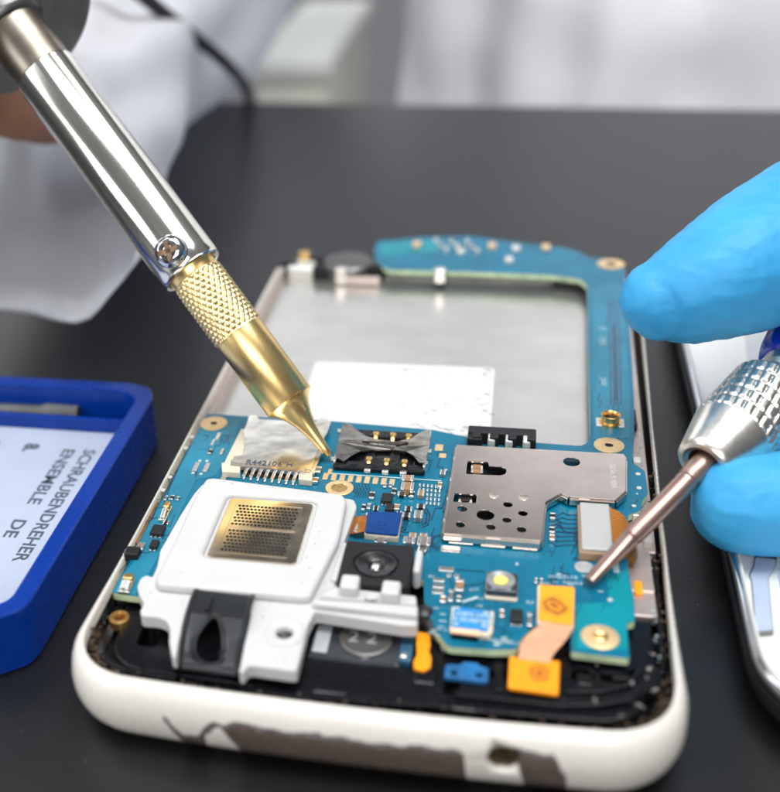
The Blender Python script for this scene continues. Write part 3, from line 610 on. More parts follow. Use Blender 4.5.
for px, py in ((369, 459), (386.7, 460.5), (404.5, 462), (376, 434), (393, 435), (408.6, 436)):
    p = U(px, py, .08); g = bmesh.new(); w = .048; fr_ = py > 450
    abox(g, p.x-w, p.x+w, p.y-.03, p.y+.06, .03, .10, 0, .03, 3); abox(g, p.x-w*.7, p.x+w*.7, p.y-.12, p.y, .0, .05, 0, .02, tilt=.5)
    if fr_: abox(g, p.x-w, p.x+w, p.y-.2, p.y-.1, BZ, .03, 1, .015)
    bm_link('sim_contact', g, [mt_gold, mt_tin], sr)
p = U(370, 440, .1); text('stamped_mark', 'SIM 3V', .07, (p.x, p.y-.08, .068), -.02, mt_tinpad, sr)

# battery connector
bc = bpy.data.objects.new('battery_connector', None); C.objects.link(bc); bc.parent = ph
xa, yb_, yt = U(467, 441, .1).x, U(500, 444, .05).y, U(500, 426, .16).y; xb = U(536, 445, .1).x
box('connector_body', xa, xb, yb_+.12, yt, BZ-.2, .15, mt_blackm, bc, bev=.02)
g = bmesh.new(); n_ = 4
for x in (xa+.12, xa+.36, xa+.60, xb-.06): abox(g, x-.06, x+.06, yb_, yb_+.15, BZ-.1, .15, 0, .015)
abox(g, xa, xa+.2, yb_-.02, yb_+.15, BZ-.1, .12, 0, .015)
bm_link('connector_ribs', g, mt_blackm, bc)
for px, py in ((492, 436.5), (509.5, 437.8), (527, 439)):
    p = U(px, py, .1); g = bmesh.new(); abox(g, p.x-.055, p.x+.055, yb_-.01, yb_+.1, -.02, .12, 0, .03, 3); abox(g, p.x-.05, p.x+.05, yb_+.03, yb_+.16, .1, .135, 0, .01); bm_link('battery_contact', g, mt_cream if False else mt_tinpad, bc)

# metal shield can --------------------------------------------------------------
SZ = .10
sh = XY([(456.7, 444.5), (624, 453.8), (626, 458), (626, 491), (616, 500), (569, 497), (561.5, 493), (545.5, 502), (541.5, 541), (442.5, 533)], SZ)
hl = [roundpoly(XY([(467.5, 460.8), (488, 461.8), (489, 466), (501, 466.7), (505.5, 468.5), (506.5, 471), (505, 474), (500, 475.3), (466, 473.8)], SZ), .02),
      roundpoly(XY([(454.5, 492.8), (477, 494.3), (476, 503), (453, 501.6)], SZ), .02)]
for px, py, r in ((462.5, 508.7, .062), (508, 504.5, .057), (523, 513.3, .057), (485.5, 515, .108), (507, 520, .055), (460.5, 524.7, .058), (491, 527, .058), (521.7, 529.5, .058), (571.7, 461.8, .105)):
    p = U(px, py, SZ); hl.append(circ(p.x, p.y, r))
shd = shape('metal_shield', roundpoly(sh, .02), SZ-.03, SZ, mt_steel, ph, holes=hl, bev=.008)
g = bmesh.new()
def wall(a, b_, z0, z1, th=.02, inset=.012):
    a, b_ = Vector(a).to_2d(), Vector(b_).to_2d(); d = (b_-a); nrm = Vector((d.y, -d.x)).normalized(); L_ = d.length; d.normalize()
    c = (a+b_)/2+nrm*(-th/2+inset*0); abox(g, c.x-L_/2+.01, c.x+L_/2-.01, c.y-th/2, c.y+th/2, z0, z1, 0, .004, 1, rot=math.atan2(d.y, d.x))
for i in range(len(sh)): wall(sh[i], sh[(i+1) % len(sh)], BZ+.03, SZ-.028)
def tab(px, py, w):
    p = U(px, py, 0); abox(g, p.x-w/2, p.x+w/2, p.y-.03, p.y+.02, BZ+.004, BZ+.03, 0, .01)
for px, py, w in ((461, 541.5, .3), (493, 544.5, .3), (525, 547, .3)): tab(px, py, w)
bm_link('shield_wall', g, mt_steel, shd)
g = bmesh.new()
for px, py, w in ((493, 540, .09), (584, 500.5, .07)): 
    p = U(px, py, .06); abox(g, p.x-w, p.x+w, p.y-.018, p.y+.01, .0, .085, 0, .006)
for t in (.15, .4, .62, .85):
    a = Vector(sh[0]).lerp(Vector(sh[-1]), t); abox(g, a.x-.02, a.x+.0, a.y-.03, a.y+.03, .0, .08, 0, .005)
bm_link('shield_clip', g, mt_frame, shd)
bm = bmesh.new(); box('shield_floor', *fp(500, 498, 76, 70, 0), BZ+.001, BZ+.004, mt_ic, shd, bev=0)
g = bmesh.new()
for px, py in ((477, 467.5), (477, 472)): 
    x0, x1, y0, y1 = fp(px, py, 12, 4, .03); e = .03; abox(g, x0+e*.8, x1-e*.8, y0, y1, BZ+.01, .05, 0, .005); abox(g, x0, x0+e, y0, y1, BZ+.01, .053, 1, .006); abox(g, x1-e, x1, y0, y1, BZ+.01, .053, 1, .006)
bm_link('shielded_capacitor', g, [mt_brown, T], shd)
g = bmesh.new(); x0, x1, y0, y1 = fp(465.5, 499, 14, 6, .03); abox(g, x0+.03, x1-.03, y0, y1, BZ+.01, .045, 0, .005); abox(g, x0, x0+.045, y0-.02, y1-.03, BZ+.01, .04, 1, .006); abox(g, x1-.045, x1, y0-.02, y1-.03, BZ+.01, .04, 1, .006)
bm_link('shielded_chip', g, [mt_ic, T], shd)
for px, py in ((494, 495.5), (524, 497.5)):
    p = U(px, py, SZ); lathe('dimple', Vector((p.x, p.y, SZ-.001)), Vector((0, 0, 1)), [(0.0, .068), (.006, .064), (.004, .055), (.0035, .0)], M('dimple_metal', (.80, .72, .6), .3, 1), shd, n=24)
p = U(617, 488, SZ); text('engraved_code', 'WE01 3E WS SSS', .095, (p.x, p.y, SZ+.0005), PI/2, mt_tinpad, shd, fitw=.55, height=.002)

# display flex connector
fl = bpy.data.objects.new('display_connector', None); C.objects.link(fl); fl.parent = ph
x0, x1 = U(581, 525, .12).x, U(610.5, 525, .12).x; y0, y1 = U(596, 549.5, .12).y, U(596, 503.5, .12).y
box('connector_base', x0-.03, x1+.03, y0-.03, y1+.01, BZ, .085, M('flex_brown', (.32, .20, .12), .45), fl, bev=.015)
box('stiffener', x0, x1, y0, y1, .085, .125, M('grey_stiffener', (.52, .52, .50), .38, .35, var=.04), fl, bev=.008)
g = bmesh.new(); k0 = []
for i in range(15):
    t = i/14; a = -t*1.9
    xx = x1+.0+.27*math.sin(min(t*1.8, PI/2)); zz = .085-.3*(t**2.2); ya = y0+.25-.1*t; yb2 = y1-.02-.34*t*t-.1*t
    k0.append((g.verts.new((xx, ya, zz)), g.verts.new((xx, yb2, zz))))
for a, b_ in zip(k0, k0[1:]): g.faces.new((a[0], b_[0], b_[1], a[1]))
bmesh.ops.solidify(g, geom=g.faces[:], thickness=.012)
m = M('striped_flex', (.85, .36, .06), .3, .2, var=.1, coat=.3)
nt = m.node_tree; N = nt.nodes; L = nt.links; w_ = N.new('ShaderNodeTexWave'); w_.bands_direction = 'Y'; w_.inputs['Scale'].default_value = 7; w_.inputs['Distortion'].default_value = .6
L.new(N['Texture Coordinate'].outputs['Object'], w_.inputs['Vector']); r_ = N.new('ShaderNodeValToRGB'); r_.color_ramp.elements[0].color = (.28, .08, .01, 1); r_.color_ramp.elements[1].color = (.95, .42, .06, 1); r_.color_ramp.elements[0].position = .25; r_.color_ramp.elements[1].position = .5
L.new(w_.outputs['Fac'], r_.inputs['Fac']); L.new(r_.outputs['Color'], N['Principled BSDF'].inputs['Base Color'])
bm_link('flex_tail', g, m, fl, auto=40)
p = U(632, 556, -.05); tube('flex_roll', [(p.x-.06, p.y-.06, -.12), (p.x-.02, p.y+.04, -.1), (p.x, p.y+.18, -.1)], .085, M('amber_film', (.22, .10, .02), .2, .3, coat=.5), fl)
p = U(584, 568, BZ); lathe('round_sticker', Vector((p.x, p.y, BZ+.004)), Vector((0, 0, 1)), [(0, .11), (.012, .108), (.014, 0)], M('silver_sticker', (.55, .57, .58), .4, .5, var=.2, vs=9, bump=.01, bs=12), bd, n=28)
box('foil_tag', *fp(616, 568, 6, 10, BZ), BZ, BZ+.012, mt_silk, bd, bev=.003)
# side plate and small bits at the right
x0, x1 = 2.60, 3.03
box('side_plate', x0, x1, 2.42, 4.5, -.3, -.16, mt_frame, ph, bev=.01); box('side_plate', 2.74, 3.03, 2.0, 2.42, -.3, -.18, mt_greyc if False else mt_frame, ph, bev=.01)
p = U(639, 589, -.15); box('orange_tab', p.x-.05, p.x+.04, p.y-.1, p.y+.14, -.2, -.14, mt_orange, ph, bev=.01)
for px, py in ((637, 462), (648, 541)): 
    p = U(px, py, -.1); box('plastic_nub', p.x-.05, p.x+.05, p.y-.06, p.y+.08, -.2, -.06, mt_white, ph, bev=.02)
for px, py, w, h in ((634, 418, 5, 16), (640, 515, 16, 4)): 
    x0, x1, y0, y1 = fp(px, py, w, h, -.08); box('side_spring', x0, x1, y0, y1, -.2, -.06, mt_ic if h > 10 else mt_tin, ph, bev=.015)

# white speaker module ------------------------------------------------------------
sm = bpy.data.objects.new('speaker_module', None); C.objects.link(sm); sm.parent = ph
base = XY([(203, 483), (230, 482), (354, 499), (357, 506), (352, 520), (344.5, 541), (338, 560), (334, 584), (352, 590), (415, 597), (417, 604), (418, 613), (418, 625), (404, 625), (315, 611), (308, 625), (301, 655), (297, 670.5), (289, 670), (249, 664.5), (243.5, 672), (239, 671), (244, 645), (250, 616), (250, 611), (190, 604), (184, 620), (179, 640), (176, 657), (172, 656), (169, 641), (170, 628), (166, 619.5), (158, 616.5),
           (141, 615.5), (140, 610), (144, 603), (138.5, 593), (137, 585), (141, 577), (148, 574.5), (152, 577), (157, 566), (160, 550), (180, 515), (194, 493)], .08)
ph1 = U(284.5, 633, .08)
shape('module_base', roundpoly(base, .05), -.1, .08, mt_white, sm, bev=.025, holes=[circ(ph1.x, ph1.y, .10)])
lathe('screw_seat', Vector((ph1.x, ph1.y, .082)), Vector((0, 0, 1)), [(-.05, .09), (0, .102), (.012, .16), (.02, .2), (.002, .225)], mt_white, sm, n=36)
plat = roundpoly(XY([(206, 478), (214, 477), (343, 493.5), (347, 500), (339, 540), (311, 595), (303, 596), (158, 584), (155, 577), (176, 537), (194, 497)], .2), .12, 6)
gp = [U(*q, .2) for q in ((233, 494), (314.8, 503.8), (293.6, 562.5), (204.8, 553))]
gx0 = (gp[0].x+gp[3].x)/2; gx1 = (gp[1].x+gp[2].x)/2; gy1 = (gp[0].y+gp[1].y)/2; gy0 = (gp[2].y+gp[3].y)/2
shape('module_plateau', plat, .07, .2, mt_white, sm, bev=.05, seg=5, holes=[rrect(gx0-.045, gx1+.045, gy0-.045, gy1+.045, .1)])
box('module_floor', gx0-.1, gx1+.1, gy0-.1, gy1+.1, .06, .14, mt_white, sm)
gm = shape('speaker_mesh', rrect(gx0, gx1, gy0, gy1, .06), .14, .168, M('mirror_grille', (.80, .70, .55), .16, 1, var=.06, vs=1.5, bump=.002, bs=6, rv=.08), sm, bev=.008)
for (fy0, fy1) in ((.53, .90), (.10, .47)):
    fx0, fx1 = .12, .86
    X0, X1 = gx0+(gx1-gx0)*fx0, gx0+(gx1-gx0)*fx1; Y0, Y1 = gy0+(gy1-gy0)*fy0, gy0+(gy1-gy0)*fy1; g = bmesh.new()
    nx, ny = 16, 7
    for j in range(ny):
        for i in range(nx):
            x = X0+(X1-X0)*(i+.5+(.5 if j % 2 else 0))/(nx+.5); y = Y0+(Y1-Y0)*(j+.5)/ny
            bmesh.ops.create_circle(g, cap_ends=True, segments=10, radius=.0205, matrix=Matrix.Translation((x, y, .1705)))
    bm_link('perforations', g, mt_dark, gm)
    g = bmesh.new(); w_ = .012
    for a in ((X0-.03, X1+.03, Y0-.03, Y0-.03+w_), (X0-.03, X1+.03, Y1+.03-w_, Y1+.03), (X0-.03, X0-.03+w_, Y0-.018, Y1+.018), (X1+.03-w_, X1+.03, Y0-.018, Y1+.018)): abox(g, *a, .1675, .1698)
    bm_link('embossed_border', g, mt_steel, gm)
# arm under the camera
g = shape('', roundpoly(XY([(335, 586), (416, 595), (417, 604), (318, 597)], .16), .03), .07, .15, None, bmout=True, bev=.02)
a_ = shape('', roundpoly(XY([(314, 599), (418, 606), (418, 616), (345, 608), (312, 604)], .16), .03), .05, .17, None, bmout=True, bev=.03); merge(g, a_)
bm_link('module_arm', g, mt_white, sm)
for px, py in ((350.5, 582), (391.5, 588)):
    x0, x1, y0, y1 = fp(px, py, 19, 12, .25); box('camera_clip', x0, x1, y0-.05, y1-.02, .1, .3, mt_white, sm, bev=.04, seg=4)
x0, x1, y0, y1 = fp(418, 562, 8, 22, .15); box('camera_clip', x0, x1, y0, y1, -.1, .18, mt_white, sm, bev=.04, seg=4)
shape('module_wall', roundpoly(XY([(343, 543), (348, 544), (337, 582), (330, 581)], .1), .03), -.05, .12, mt_white, sm, bev=.02)
p = U(365, 600, .16); text('printed_mark', 'hal', .13, (p.x, p.y-.04, .155), .15, mt_ink, sm, height=.003)
# black bracket with the tear-shaped opening
LE = [(196.5, 585.5), (193.5, 590), (190, 598), (185.5, 612), (181, 630), (178.5, 650), (176.5, 669)]
RE = [(256, 593), (254, 598), (252, 605), (248.5, 620), (245, 640), (242, 656), (239, 677)]
ZP = [.12, .17, .155, .14, .06, -.04, -.16]
inn = [(214.6, 616), (218.5, 622), (221.5, 632), (222.5, 645), (221, 660), (214, 663.5), (203, 662), (196.5, 656), (194.5, 648), (196.5, 638), (201, 630), (208, 621)]
def inside(x, y, P_):
    c = False; j = len(P_)-1
    for i in range(len(P_)):
        if (P_[i][1] > y) != (P_[j][1] > y) and x < (P_[j][0]-P_[i][0])*(y-P_[i][1])/(P_[j][1]-P_[i][1])+P_[i][0]: c = not c
        j = i
    return c
g = bmesh.new(); NR, NC = 120, 80; grid = []; 
inr = roundpoly(inn, 5, 4)
def ld(x, y): return min((Vector((x, y))-Vector(q)).length for q in inr)
for i in range(NR+1):
    t = i/NR*(len(LE)-1); k = min(int(t), len(LE)-2); f_ = t-k; row = []
    l_ = Vector(LE[k]).lerp(Vector(LE[k+1]), f_); r_ = Vector(RE[k]).lerp(Vector(RE[k+1]), f_); z = ZP[k]*(1-f_)+ZP[k+1]*f_
    for j in range(NC+1):
        u = j/NC; q = l_.lerp(r_, u); zz = z+.03*(math.exp(-((u-.04)/.035)**2)+math.exp(-((u-.96)/.035)**2))+(.025*math.exp(-(max(0, ld(q.x, q.y)-1.0)/2.0)**2) if i > 30 else 0)+.02*math.exp(-((i/NR-.97)/.03)**2)
        row.append((g.verts.new(U(q.x, q.y, zz)), q))
    grid.append(row)
for i in range(NR):
    for j in range(NC):
        c = (grid[i][j][1]+grid[i+1][j+1][1])/2
        if not inside(c.x, c.y, inr): g.faces.new((grid[i][j][0], grid[i][j+1][0], grid[i+1][j+1][0], grid[i+1][j][0]))
bmesh.ops.delete(g, geom=[v_ for v_ in g.verts if not v_.link_faces], context='VERTS')
for it in range(3):
    bv = [v_ for v_ in g.verts if v_.is_boundary]; nc = {}
    for v_ in bv:
        nb = [e.other_vert(v_) for e in v_.link_edges if e.is_boundary]
        if len(nb) == 2: nc[v_] = v_.co*.4+(nb[0].co+nb[1].co)*.3
    for v_, c in nc.items(): v_.co = c
bmesh.ops.recalc_face_normals(g, faces=g.faces[:])
bmesh.ops.solidify(g, geom=g.faces[:], thickness=.05)
bk = bm_link('bracket', g, mt_rubber, sm, auto=50)
g = bmesh.new(); rows = []
for px in (211.5, 212.5): pass
g.free()
p = U(208, 648, -.2); box('bracket_cavity', p.x-.4, p.x+.36, p.y-.3, p.y+.45, -.5, -.24, mt_dark, sm, bev=0)
pa, pb = U(211, 600, .165), U(208, 611, .16); g = bmesh.new(); abox(g, pa.x-.02, pa.x+.02, pb.y, pa.y+.03, .13, .19, 0, .01); bm_link('bracket_rib', g, mt_rubber, bk)
# brass insert, left corner
lathe('threaded_insert', Vector((hpost.x+.0, hpost.y, -.24)), Vector((0, 0, 1)), [(0, .125), (.10, .12), (.115, .105), (.115, .075), (.09, .06), (-.02, .055), (-.02, 0)], M('dark_brass', (.55, .33, .12), .35, .9, var=.2, vs=8), ph, n=28)

g = bmesh.new()
for k in range(46):
    px, py, z_ = random.choice([(random.uniform(165, 205), random.uniform(570, 592), .2005), (random.uniform(215, 335), random.uniform(482, 492), .2005), (random.uniform(300, 325), random.uniform(520, 590), .2005), (random.uniform(255, 300), random.uniform(600, 660), .0805), (random.uniform(150, 185), random.uniform(588, 612), .0805)])
    p = U(px, py, z_); q_ = .004+.005*random.random()
    bmesh.ops.create_icosphere(g, subdivisions=1, radius=q_, matrix=Matrix.Translation((p.x, p.y, z_)) @ Matrix.Rotation(random.random()*3, 4, 'Z') @ Matrix.Diagonal((1+2*random.random(), 1, .5, 1)))
o = bm_link('dust', g, M('grey_dust', (.30, .27, .24), .9), sm); o['kind'] = 'stuff'
lathe('screw_hole', Vector((ph1.x, ph1.y, -.03)), Vector((0, 0, 1)), [(0, .1), (.04, .1), (.02, .06), (.0, 0)], M('deep_brown', (.02, .012, .008), .4), sm, n=24)
# rear camera
cm = bpy.data.objects.new('rear_camera', None); C.objects.link(cm); cm.parent = ph
x0, x1 = U(340, 565, .24).x, U(410.5, 568, .24).x; y1, y0 = U(378, 541, .24).y, U(373, 583, .24).y
p = U(376, 563, .22); c_ = Vector((p.x, p.y, .22))
shape('camera_housing', rrect(x0, x1, y0, y1, .04), -.3, .22, mt_blackm, cm, bev=.025, holes=[circ(p.x, p.y, .262, 48)])
lathe('lens_barrel', c_, Vector((0, 0, 1)), [(-.2, .262), (-.03, .262), (-.03, .24), (-.004, .235), (.0, .225), (-.004, .215), (-.012, .19), (-.02, .12), (-.045, .085), (-.06, .07), (-.06, 0)], M('lens_black', (.008, .008, .01), .28, spec=.5), cm, n=56)
lathe('lens', c_+Vector((0, 0, -.06)), Vector((0, 0, 1)), [(.0, .066), (.02, .055), (.036, .03), (.04, 0)], M('lens_highlight_metal', (.85, .83, .80), .12, 1), cm, n=28)  # bright metal dome; the lens highlight is put into its material
# vibration motor / loudspeaker pocket with "22"
em = bpy.data.objects.new('earpiece', None); C.objects.link(em); em.parent = ph
x0, x1, y0, y1 = fp(356, 642, 94, 38, -.2)
box('earpiece_case', x0, x1, y0, y1, -.5, -.22, M('smoked_plastic', (.03, .034, .042), .15, coat=.6, var=.3), em, bev=.04, seg=3)
box('earpiece_trim', x1-.42, x1-.34, y0+.06, y1-.04, -.23, -.21, mt_greyc, em, bev=.01); box('earpiece_trim', x0+.05, x0+.22, y0+.1, y1-.08, -.23, -.205, M('pale_gel', (.45, .48, .5), .2, coat=.5, var=.2), em, bev=.012)
p = U(366, 637, -.18); lathe('earpiece_disc', Vector((p.x, p.y, -.23)), Vector((0, 0, 1)), [(0, .3), (.035, .295), (.045, .27), (.035, .25), (.038, 0)], M('disc_grey', (.13, .125, .12), .35, .5, var=.3), em, n=40)
text('disc_number', '2 2', .26, (p.x-.2, p.y-.09, -.188), 0, M('faint_print', (.33, .33, .33), .5), em, height=.004)
g = bmesh.new(); x0, x1, y0, y1 = fp(407, 645, 13, 30, -.2); abox(g, x0, x1, y0, y1, -.35, -.21, 0, .02); abox(g, x0+.02, x1-.02, y1-.1, y1-.02, -.21, -.18, 1, .02); abox(g, x0+.02, x1-.05, y0+.02, y0+.1, -.21, -.18, 1, .03)
bm_link('terminal_board', g, [M('dim_blue', (.03, .10, .17), .4, var=.5, vs=9), mt_tin], em)
shape('orange_flex', roundpoly(XY([(416, 631), (430, 633), (430.5, 645), (429, 651), (431.5, 657), (430.5, 667), (424, 670.5), (414, 668), (413.5, 661), (417, 654), (416.5, 645)], -.16), .02), -.2, -.165, mt_orange, em, bev=.008)
p = U(424, 612, -.05); lathe('rubber_bump', Vector((p.x, p.y, -.3)), Vector((0, 0, 1)), [(0, .13), (.2, .125), (.27, .1), (.3, .05), (.31, 0)], mt_rubber, ph, n=28)
tube('black_wire', [U(424, 612, -.12), U(430, 628, -.15), U(438, 640, -.2), U(450, 648, -.2)], [.09, .07, .05, .05], mt_rubber, ph)
box('rubber_foot', *fp(446, 641, 10, 10, -.15), -.3, -.13, mt_tinpad, ph, bev=.04)
# fibre-optic flash LED
fm = bpy.data.objects.new('camera_flash', None); C.objects.link(fm); fm.parent = ph
x0, x1 = U(485, 590, .05).x, U(518, 590, .05).x; y0, y1 = U(501, 599, .0).y, U(502, 569, .14).y
box('flash_base', x0, x1, y0, y1, BZ, BZ+.05, mt_cream, fm, bev=.02); 
g = bmesh.new(); xm = (x0+x1)/2; cy_ = y0+(y1-y0)*.6
abox(g, x0+.005, x1-.005, y0+.02, y1-.005, BZ+.05, .1, 0, .02)
bm_link('flash_body', g, M('smoke_block', (.035, .04, .05), .12, .0, coat=.8), fm)
sp2 = U(501, 579.5, .12)
lathe('flash_reflector', Vector((sp2.x, sp2.y, .103)), Vector((0, 0, 1)), [(0, .165), (.02, .16), (.02, .145), (-.0, .11), (0, 0)], M('frosted_reflector', (.40, .41, .42), .3, .6), fm, n=4 if False else 32)
lathe('flash_phosphor', Vector((sp2.x, sp2.y-.0, .106)), Vector((0, 0, 1)), [(0, .085), (.01, .08), (.014, 0)], M('yellow_phosphor', (.72, .68, .16), .5, var=.05), fm, n=28)
g = bmesh.new(); abox(g, x0+.08, x1-.08, y0+.045, y0+.065, .1, .104); bm_link('flash_mark', g, mt_silk, fm)
# blue stiffened connector next to the camera
bf = bpy.data.objects.new('camera_connector', None); C.objects.link(bf); bf.parent = ph
shape('connector_base', roundpoly(XY([(364, 534), (366, 512), (402.5, 513.5), (398.5, 537.5)], .05), .03), BZ, .05, mt_cream, bf, bev=.012)
shape('blue_stiffener', roundpoly(XY([(365, 532), (367.5, 511.5), (402, 512.5), (398, 535)], .08), .03), .05, .085, mt_bluetop, bf, bev=.01)
p = U(375, 526, .085); text('embossed_code', 'C3\nOO', .12, (p.x, p.y+.02, .0855), 0, M('deep_blue_mark', (.001, .02, .13), .3), bf, height=.002)
g = bmesh.new(); rows = []
for i in range(9):
    t = i/8; px = 368-20*t; z = .06-.12*t*t+.03*math.sin(t*PI); a = U(px, 515+3*t, z); b_ = U(px-1.5, 531+4*t, z); rows.append((g.verts.new(a), g.verts.new(b_)))
for a, b_ in zip(rows, rows[1:]): g.faces.new((a[0], b_[0], b_[1], a[1]))
bmesh.ops.solidify(g, geom=g.faces[:], thickness=.01); bm_link('copper_tail', g, mt_cflex, bf, auto=40)
p = U(358, 530, .07); text('tail_code', 'A90S', .09, (p.x, p.y-.05, .062), PI/2-.15, mt_silk, bf)
# blue labelled connector, lower centre
lb = bpy.data.objects.new('audio_connector', None); C.objects.link(lb); lb.parent = ph
g1 = XY([(452, 604), (494.5, 609), (493, 629), (490, 633.5), (450, 628)], .06)
shape('connector_base', roundpoly(g1, .03), BZ, .03, mt_cream, lb, bev=.01)
shape('blue_film', roundpoly(XY([(454.5, 605.5), (490.5, 610), (487.5, 630), (451, 626)], .06), .015), .03, .045, mt_bluelab, lb, bev=.004)
p = U(455, 614.5, .045); text('printed_line', 'LDB73 OP/08', .085, (p.x, p.y, .0455), -.03, mt_silk, lb, fitw=.40, height=.002, bold=.002)
p = U(453.5, 620, .045); text('printed_line', 'E 50108M000', .085, (p.x, p.y, .0455), -.03, mt_silk, lb, fitw=.42, height=.002, bold=.002)
g = bmesh.new()
for px, py in ((457, 608), (456, 624), (484, 626), (486, 613)): 
    p = U(px, py, .045); abox(g, p.x-.025, p.x+.025, p.y-.018, p.y+.018, .045, .0475)
bm_link('printed_dots', g, mt_silk, lb)
shape('orange_strip', XY([(450, 627), (480, 631), (479, 636), (450, 632.5)], .03), .01, .04, mt_peach, lb, bev=.005)
g = bmesh.new(); rows = []
for i in range(9):
    t = i/8; z = .025-.28*t**1.6; rows.append((g.verts.new(U(451, 632+17*t, z)), g.verts.new(U(478, 636+16*t, z))))
for a, b_ in zip(rows, rows[1:]): g.faces.new((a[0], b_[0], b_[1], a[1]))
bmesh.ops.solidify(g, geom=g.faces[:], thickness=.012); bm_link('black_tail', g, mt_black, lb, auto=40)
# light blue bracket in the frame
o = shape('blue_bracket', roundpoly(XY([(446, 664), (461, 664.5), (463, 661.5), (478, 663), (480, 666), (488.5, 668), (488, 682), (444, 677)], -.17), .03), -.22, -.17, M('dull_blue_film', (.012, .13, .33), .4, var=.3, vs=6), ph, bev=.008, holes=[circ(*U(454, 672.5, -.17)[:2], .04, 14), circ(*U(479, 675, -.17)[:2], .04, 14)])
# orange flex jumper
oj = bpy.data.objects.new('flex_jumper', None); C.objects.link(oj); oj.parent = ph
def smudge(name, col, dark, cx, cy, r=.13):
    m = M(name, col, .35, var=.05, vs=6, coat=.25, bump=.002, bs=10); nt = m.node_tree; N = nt.nodes; L = nt.links; b = N['Principled BSDF']
    tc = N['Texture Coordinate']; s_ = b.inputs['Base Color'].links[0].from_socket
    vd = N.new('ShaderNodeVectorMath'); vd.operation = 'DISTANCE'; vd.inputs[1].default_value = (cx, cy, 0)
    mp = N.new('ShaderNodeMapping'); mp.inputs['Scale'].default_value = (1, 1, 0); L.new(tc.outputs['Object'], mp.inputs[0])
    nn = N.new('ShaderNodeTexNoise'); nn.inputs['Scale'].default_value = 5; L.new(tc.outputs['Object'], nn.inputs['Vector'])
    av = N.new('ShaderNodeVectorMath'); av.operation = 'MULTIPLY_ADD'; av.inputs[1].default_value = (.16, .16, 0); av.inputs[2].default_value = (-.08, -.08, 0); L.new(nn.outputs['Color'], av.inputs[0])
    a2 = N.new('ShaderNodeVectorMath'); L.new(mp.outputs[0], a2.inputs[0]); L.new(av.outputs[0], a2.inputs[1]); L.new(a2.outputs[0], vd.inputs[0])
    w = N.new('ShaderNodeMath'); w.operation = 'SINE'; sc2 = N.new('ShaderNodeMath'); sc2.operation = 'MULTIPLY'; sc2.inputs[1].default_value = 75; L.new(vd.outputs['Value'], sc2.inputs[0]); L.new(sc2.outputs[0], w.inputs[0])
    f1 = N.new('ShaderNodeMapRange'); f1.inputs['From Min'].default_value = r; f1.inputs['From Max'].default_value = r*.6; L.new(vd.outputs['Value'], f1.inputs['Value'])
    f2 = N.new('ShaderNodeMapRange'); f2.inputs['From Min'].default_value = -1; f2.inputs['From Max'].default_value = .8; f2.inputs['To Min'].default_value = .35; L.new(w.outputs[0], f2.inputs['Value'])
    mu = N.new('ShaderNodeMath'); mu.operation = 'MULTIPLY'; L.new(f1.outputs['Result'], mu.inputs[0]); L.new(f2.outputs['Result'], mu.inputs[1])
    mx = N.new('ShaderNodeMix'); mx.data_type = 'RGBA'; L.new(mu.outputs[0], mx.inputs['Factor']); L.new(s_, mx.inputs[6]); mx.inputs[7].default_value = (*dark, 1); L.new(mx.outputs[2], b.inputs['Base Color']); return m
shape('pad_backing', roundpoly(XY([(537.5, 584), (575, 587), (574, 628), (537, 623)], .04), .03), BZ, .04, mt_cream, oj, bev=.012)
c1 = U(555, 606, .06); c2 = U(539, 673, -.1)
shape('orange_pad', roundpoly(XY([(540, 584.5), (574.5, 587), (573, 625), (538.5, 620)], .06), .02), .04, .06, smudge('orange_film_marked', (.98, .36, .012), (.30, .10, .012), c1.x, c1.y, .17), oj, bev=.005)
shape('orange_pad', roundpoly(XY([(509.5, 656), (560, 661), (558.5, 694.5), (508, 687.5)], -.1), .02), -.14, -.1, smudge('orange_film_print', (.98, .33, .006), (.33, .11, .012), c2.x, c2.y, .15), oj, bev=.008)
g = bmesh.new(); rows = []
pa = [((542, 621), (572.5, 625)), ((540.5, 625), (571.5, 629)), ((534, 629.5), (569, 636)), ((526, 636), (563.5, 643)), ((520.5, 643.5), (557, 650)), ((519, 651), (552.5, 656)), ((518.5, 659), (550, 663))]
for i, (a, b_) in enumerate(pa):
    z = .05-.145*i/6+.02*math.sin(PI*i/6); A, B = U(*a, z), U(*b_, z); rows.append([g.verts.new(A.lerp(B, k/4)) for k in range(5)])
for a, b_ in zip(rows, rows[1:]):
    for k in range(4): g.faces.new((a[k], b_[k], b_[k+1], a[k+1]))
bmesh.ops.solidify(g, geom=g.faces[:], thickness=.012); bm_link('flex_band', g, mt_peach, oj, auto=40)
# vibration motor and parts in the far left corner
p = U(349, 257, .0); lathe('vibration_motor', Vector((p.x, p.y-.1, -.35)), Vector((0, 0, 1)), [(0, .48), (.3, .48), (.33, .44), (.33, .0)], mt_dull, ph, n=40)
p = U(358, 268, 0); box('motor_contact', p.x-.42, p.x+.42, p.y-.12, p.y-.02, -.3, -.14, mt_frame, ph, bev=.02); 
p = U(342, 268, 0); box('motor_spring', p.x-.12, p.x+.1, p.y-.1, p.y+.05, -.3, .02, mt_tin, ph, bev=.03)
p = U(301, 266, -.1); box('light_guide', p.x-.28, p.x+.28, p.y-.12, p.y+.35, -.4, -.08, mt_tinpad, ph, bev=.1, seg=4); box('copper_tab', p.x-.1, p.x+.12, p.y+.28, p.y+.42, -.1, .06, mt_gold, ph, bev=.02)
shape('top_frame', [q for q in rim(-.05) if q[1] > 11.9] , -.6, -.17, mt_blackm, ph, bev=.03)
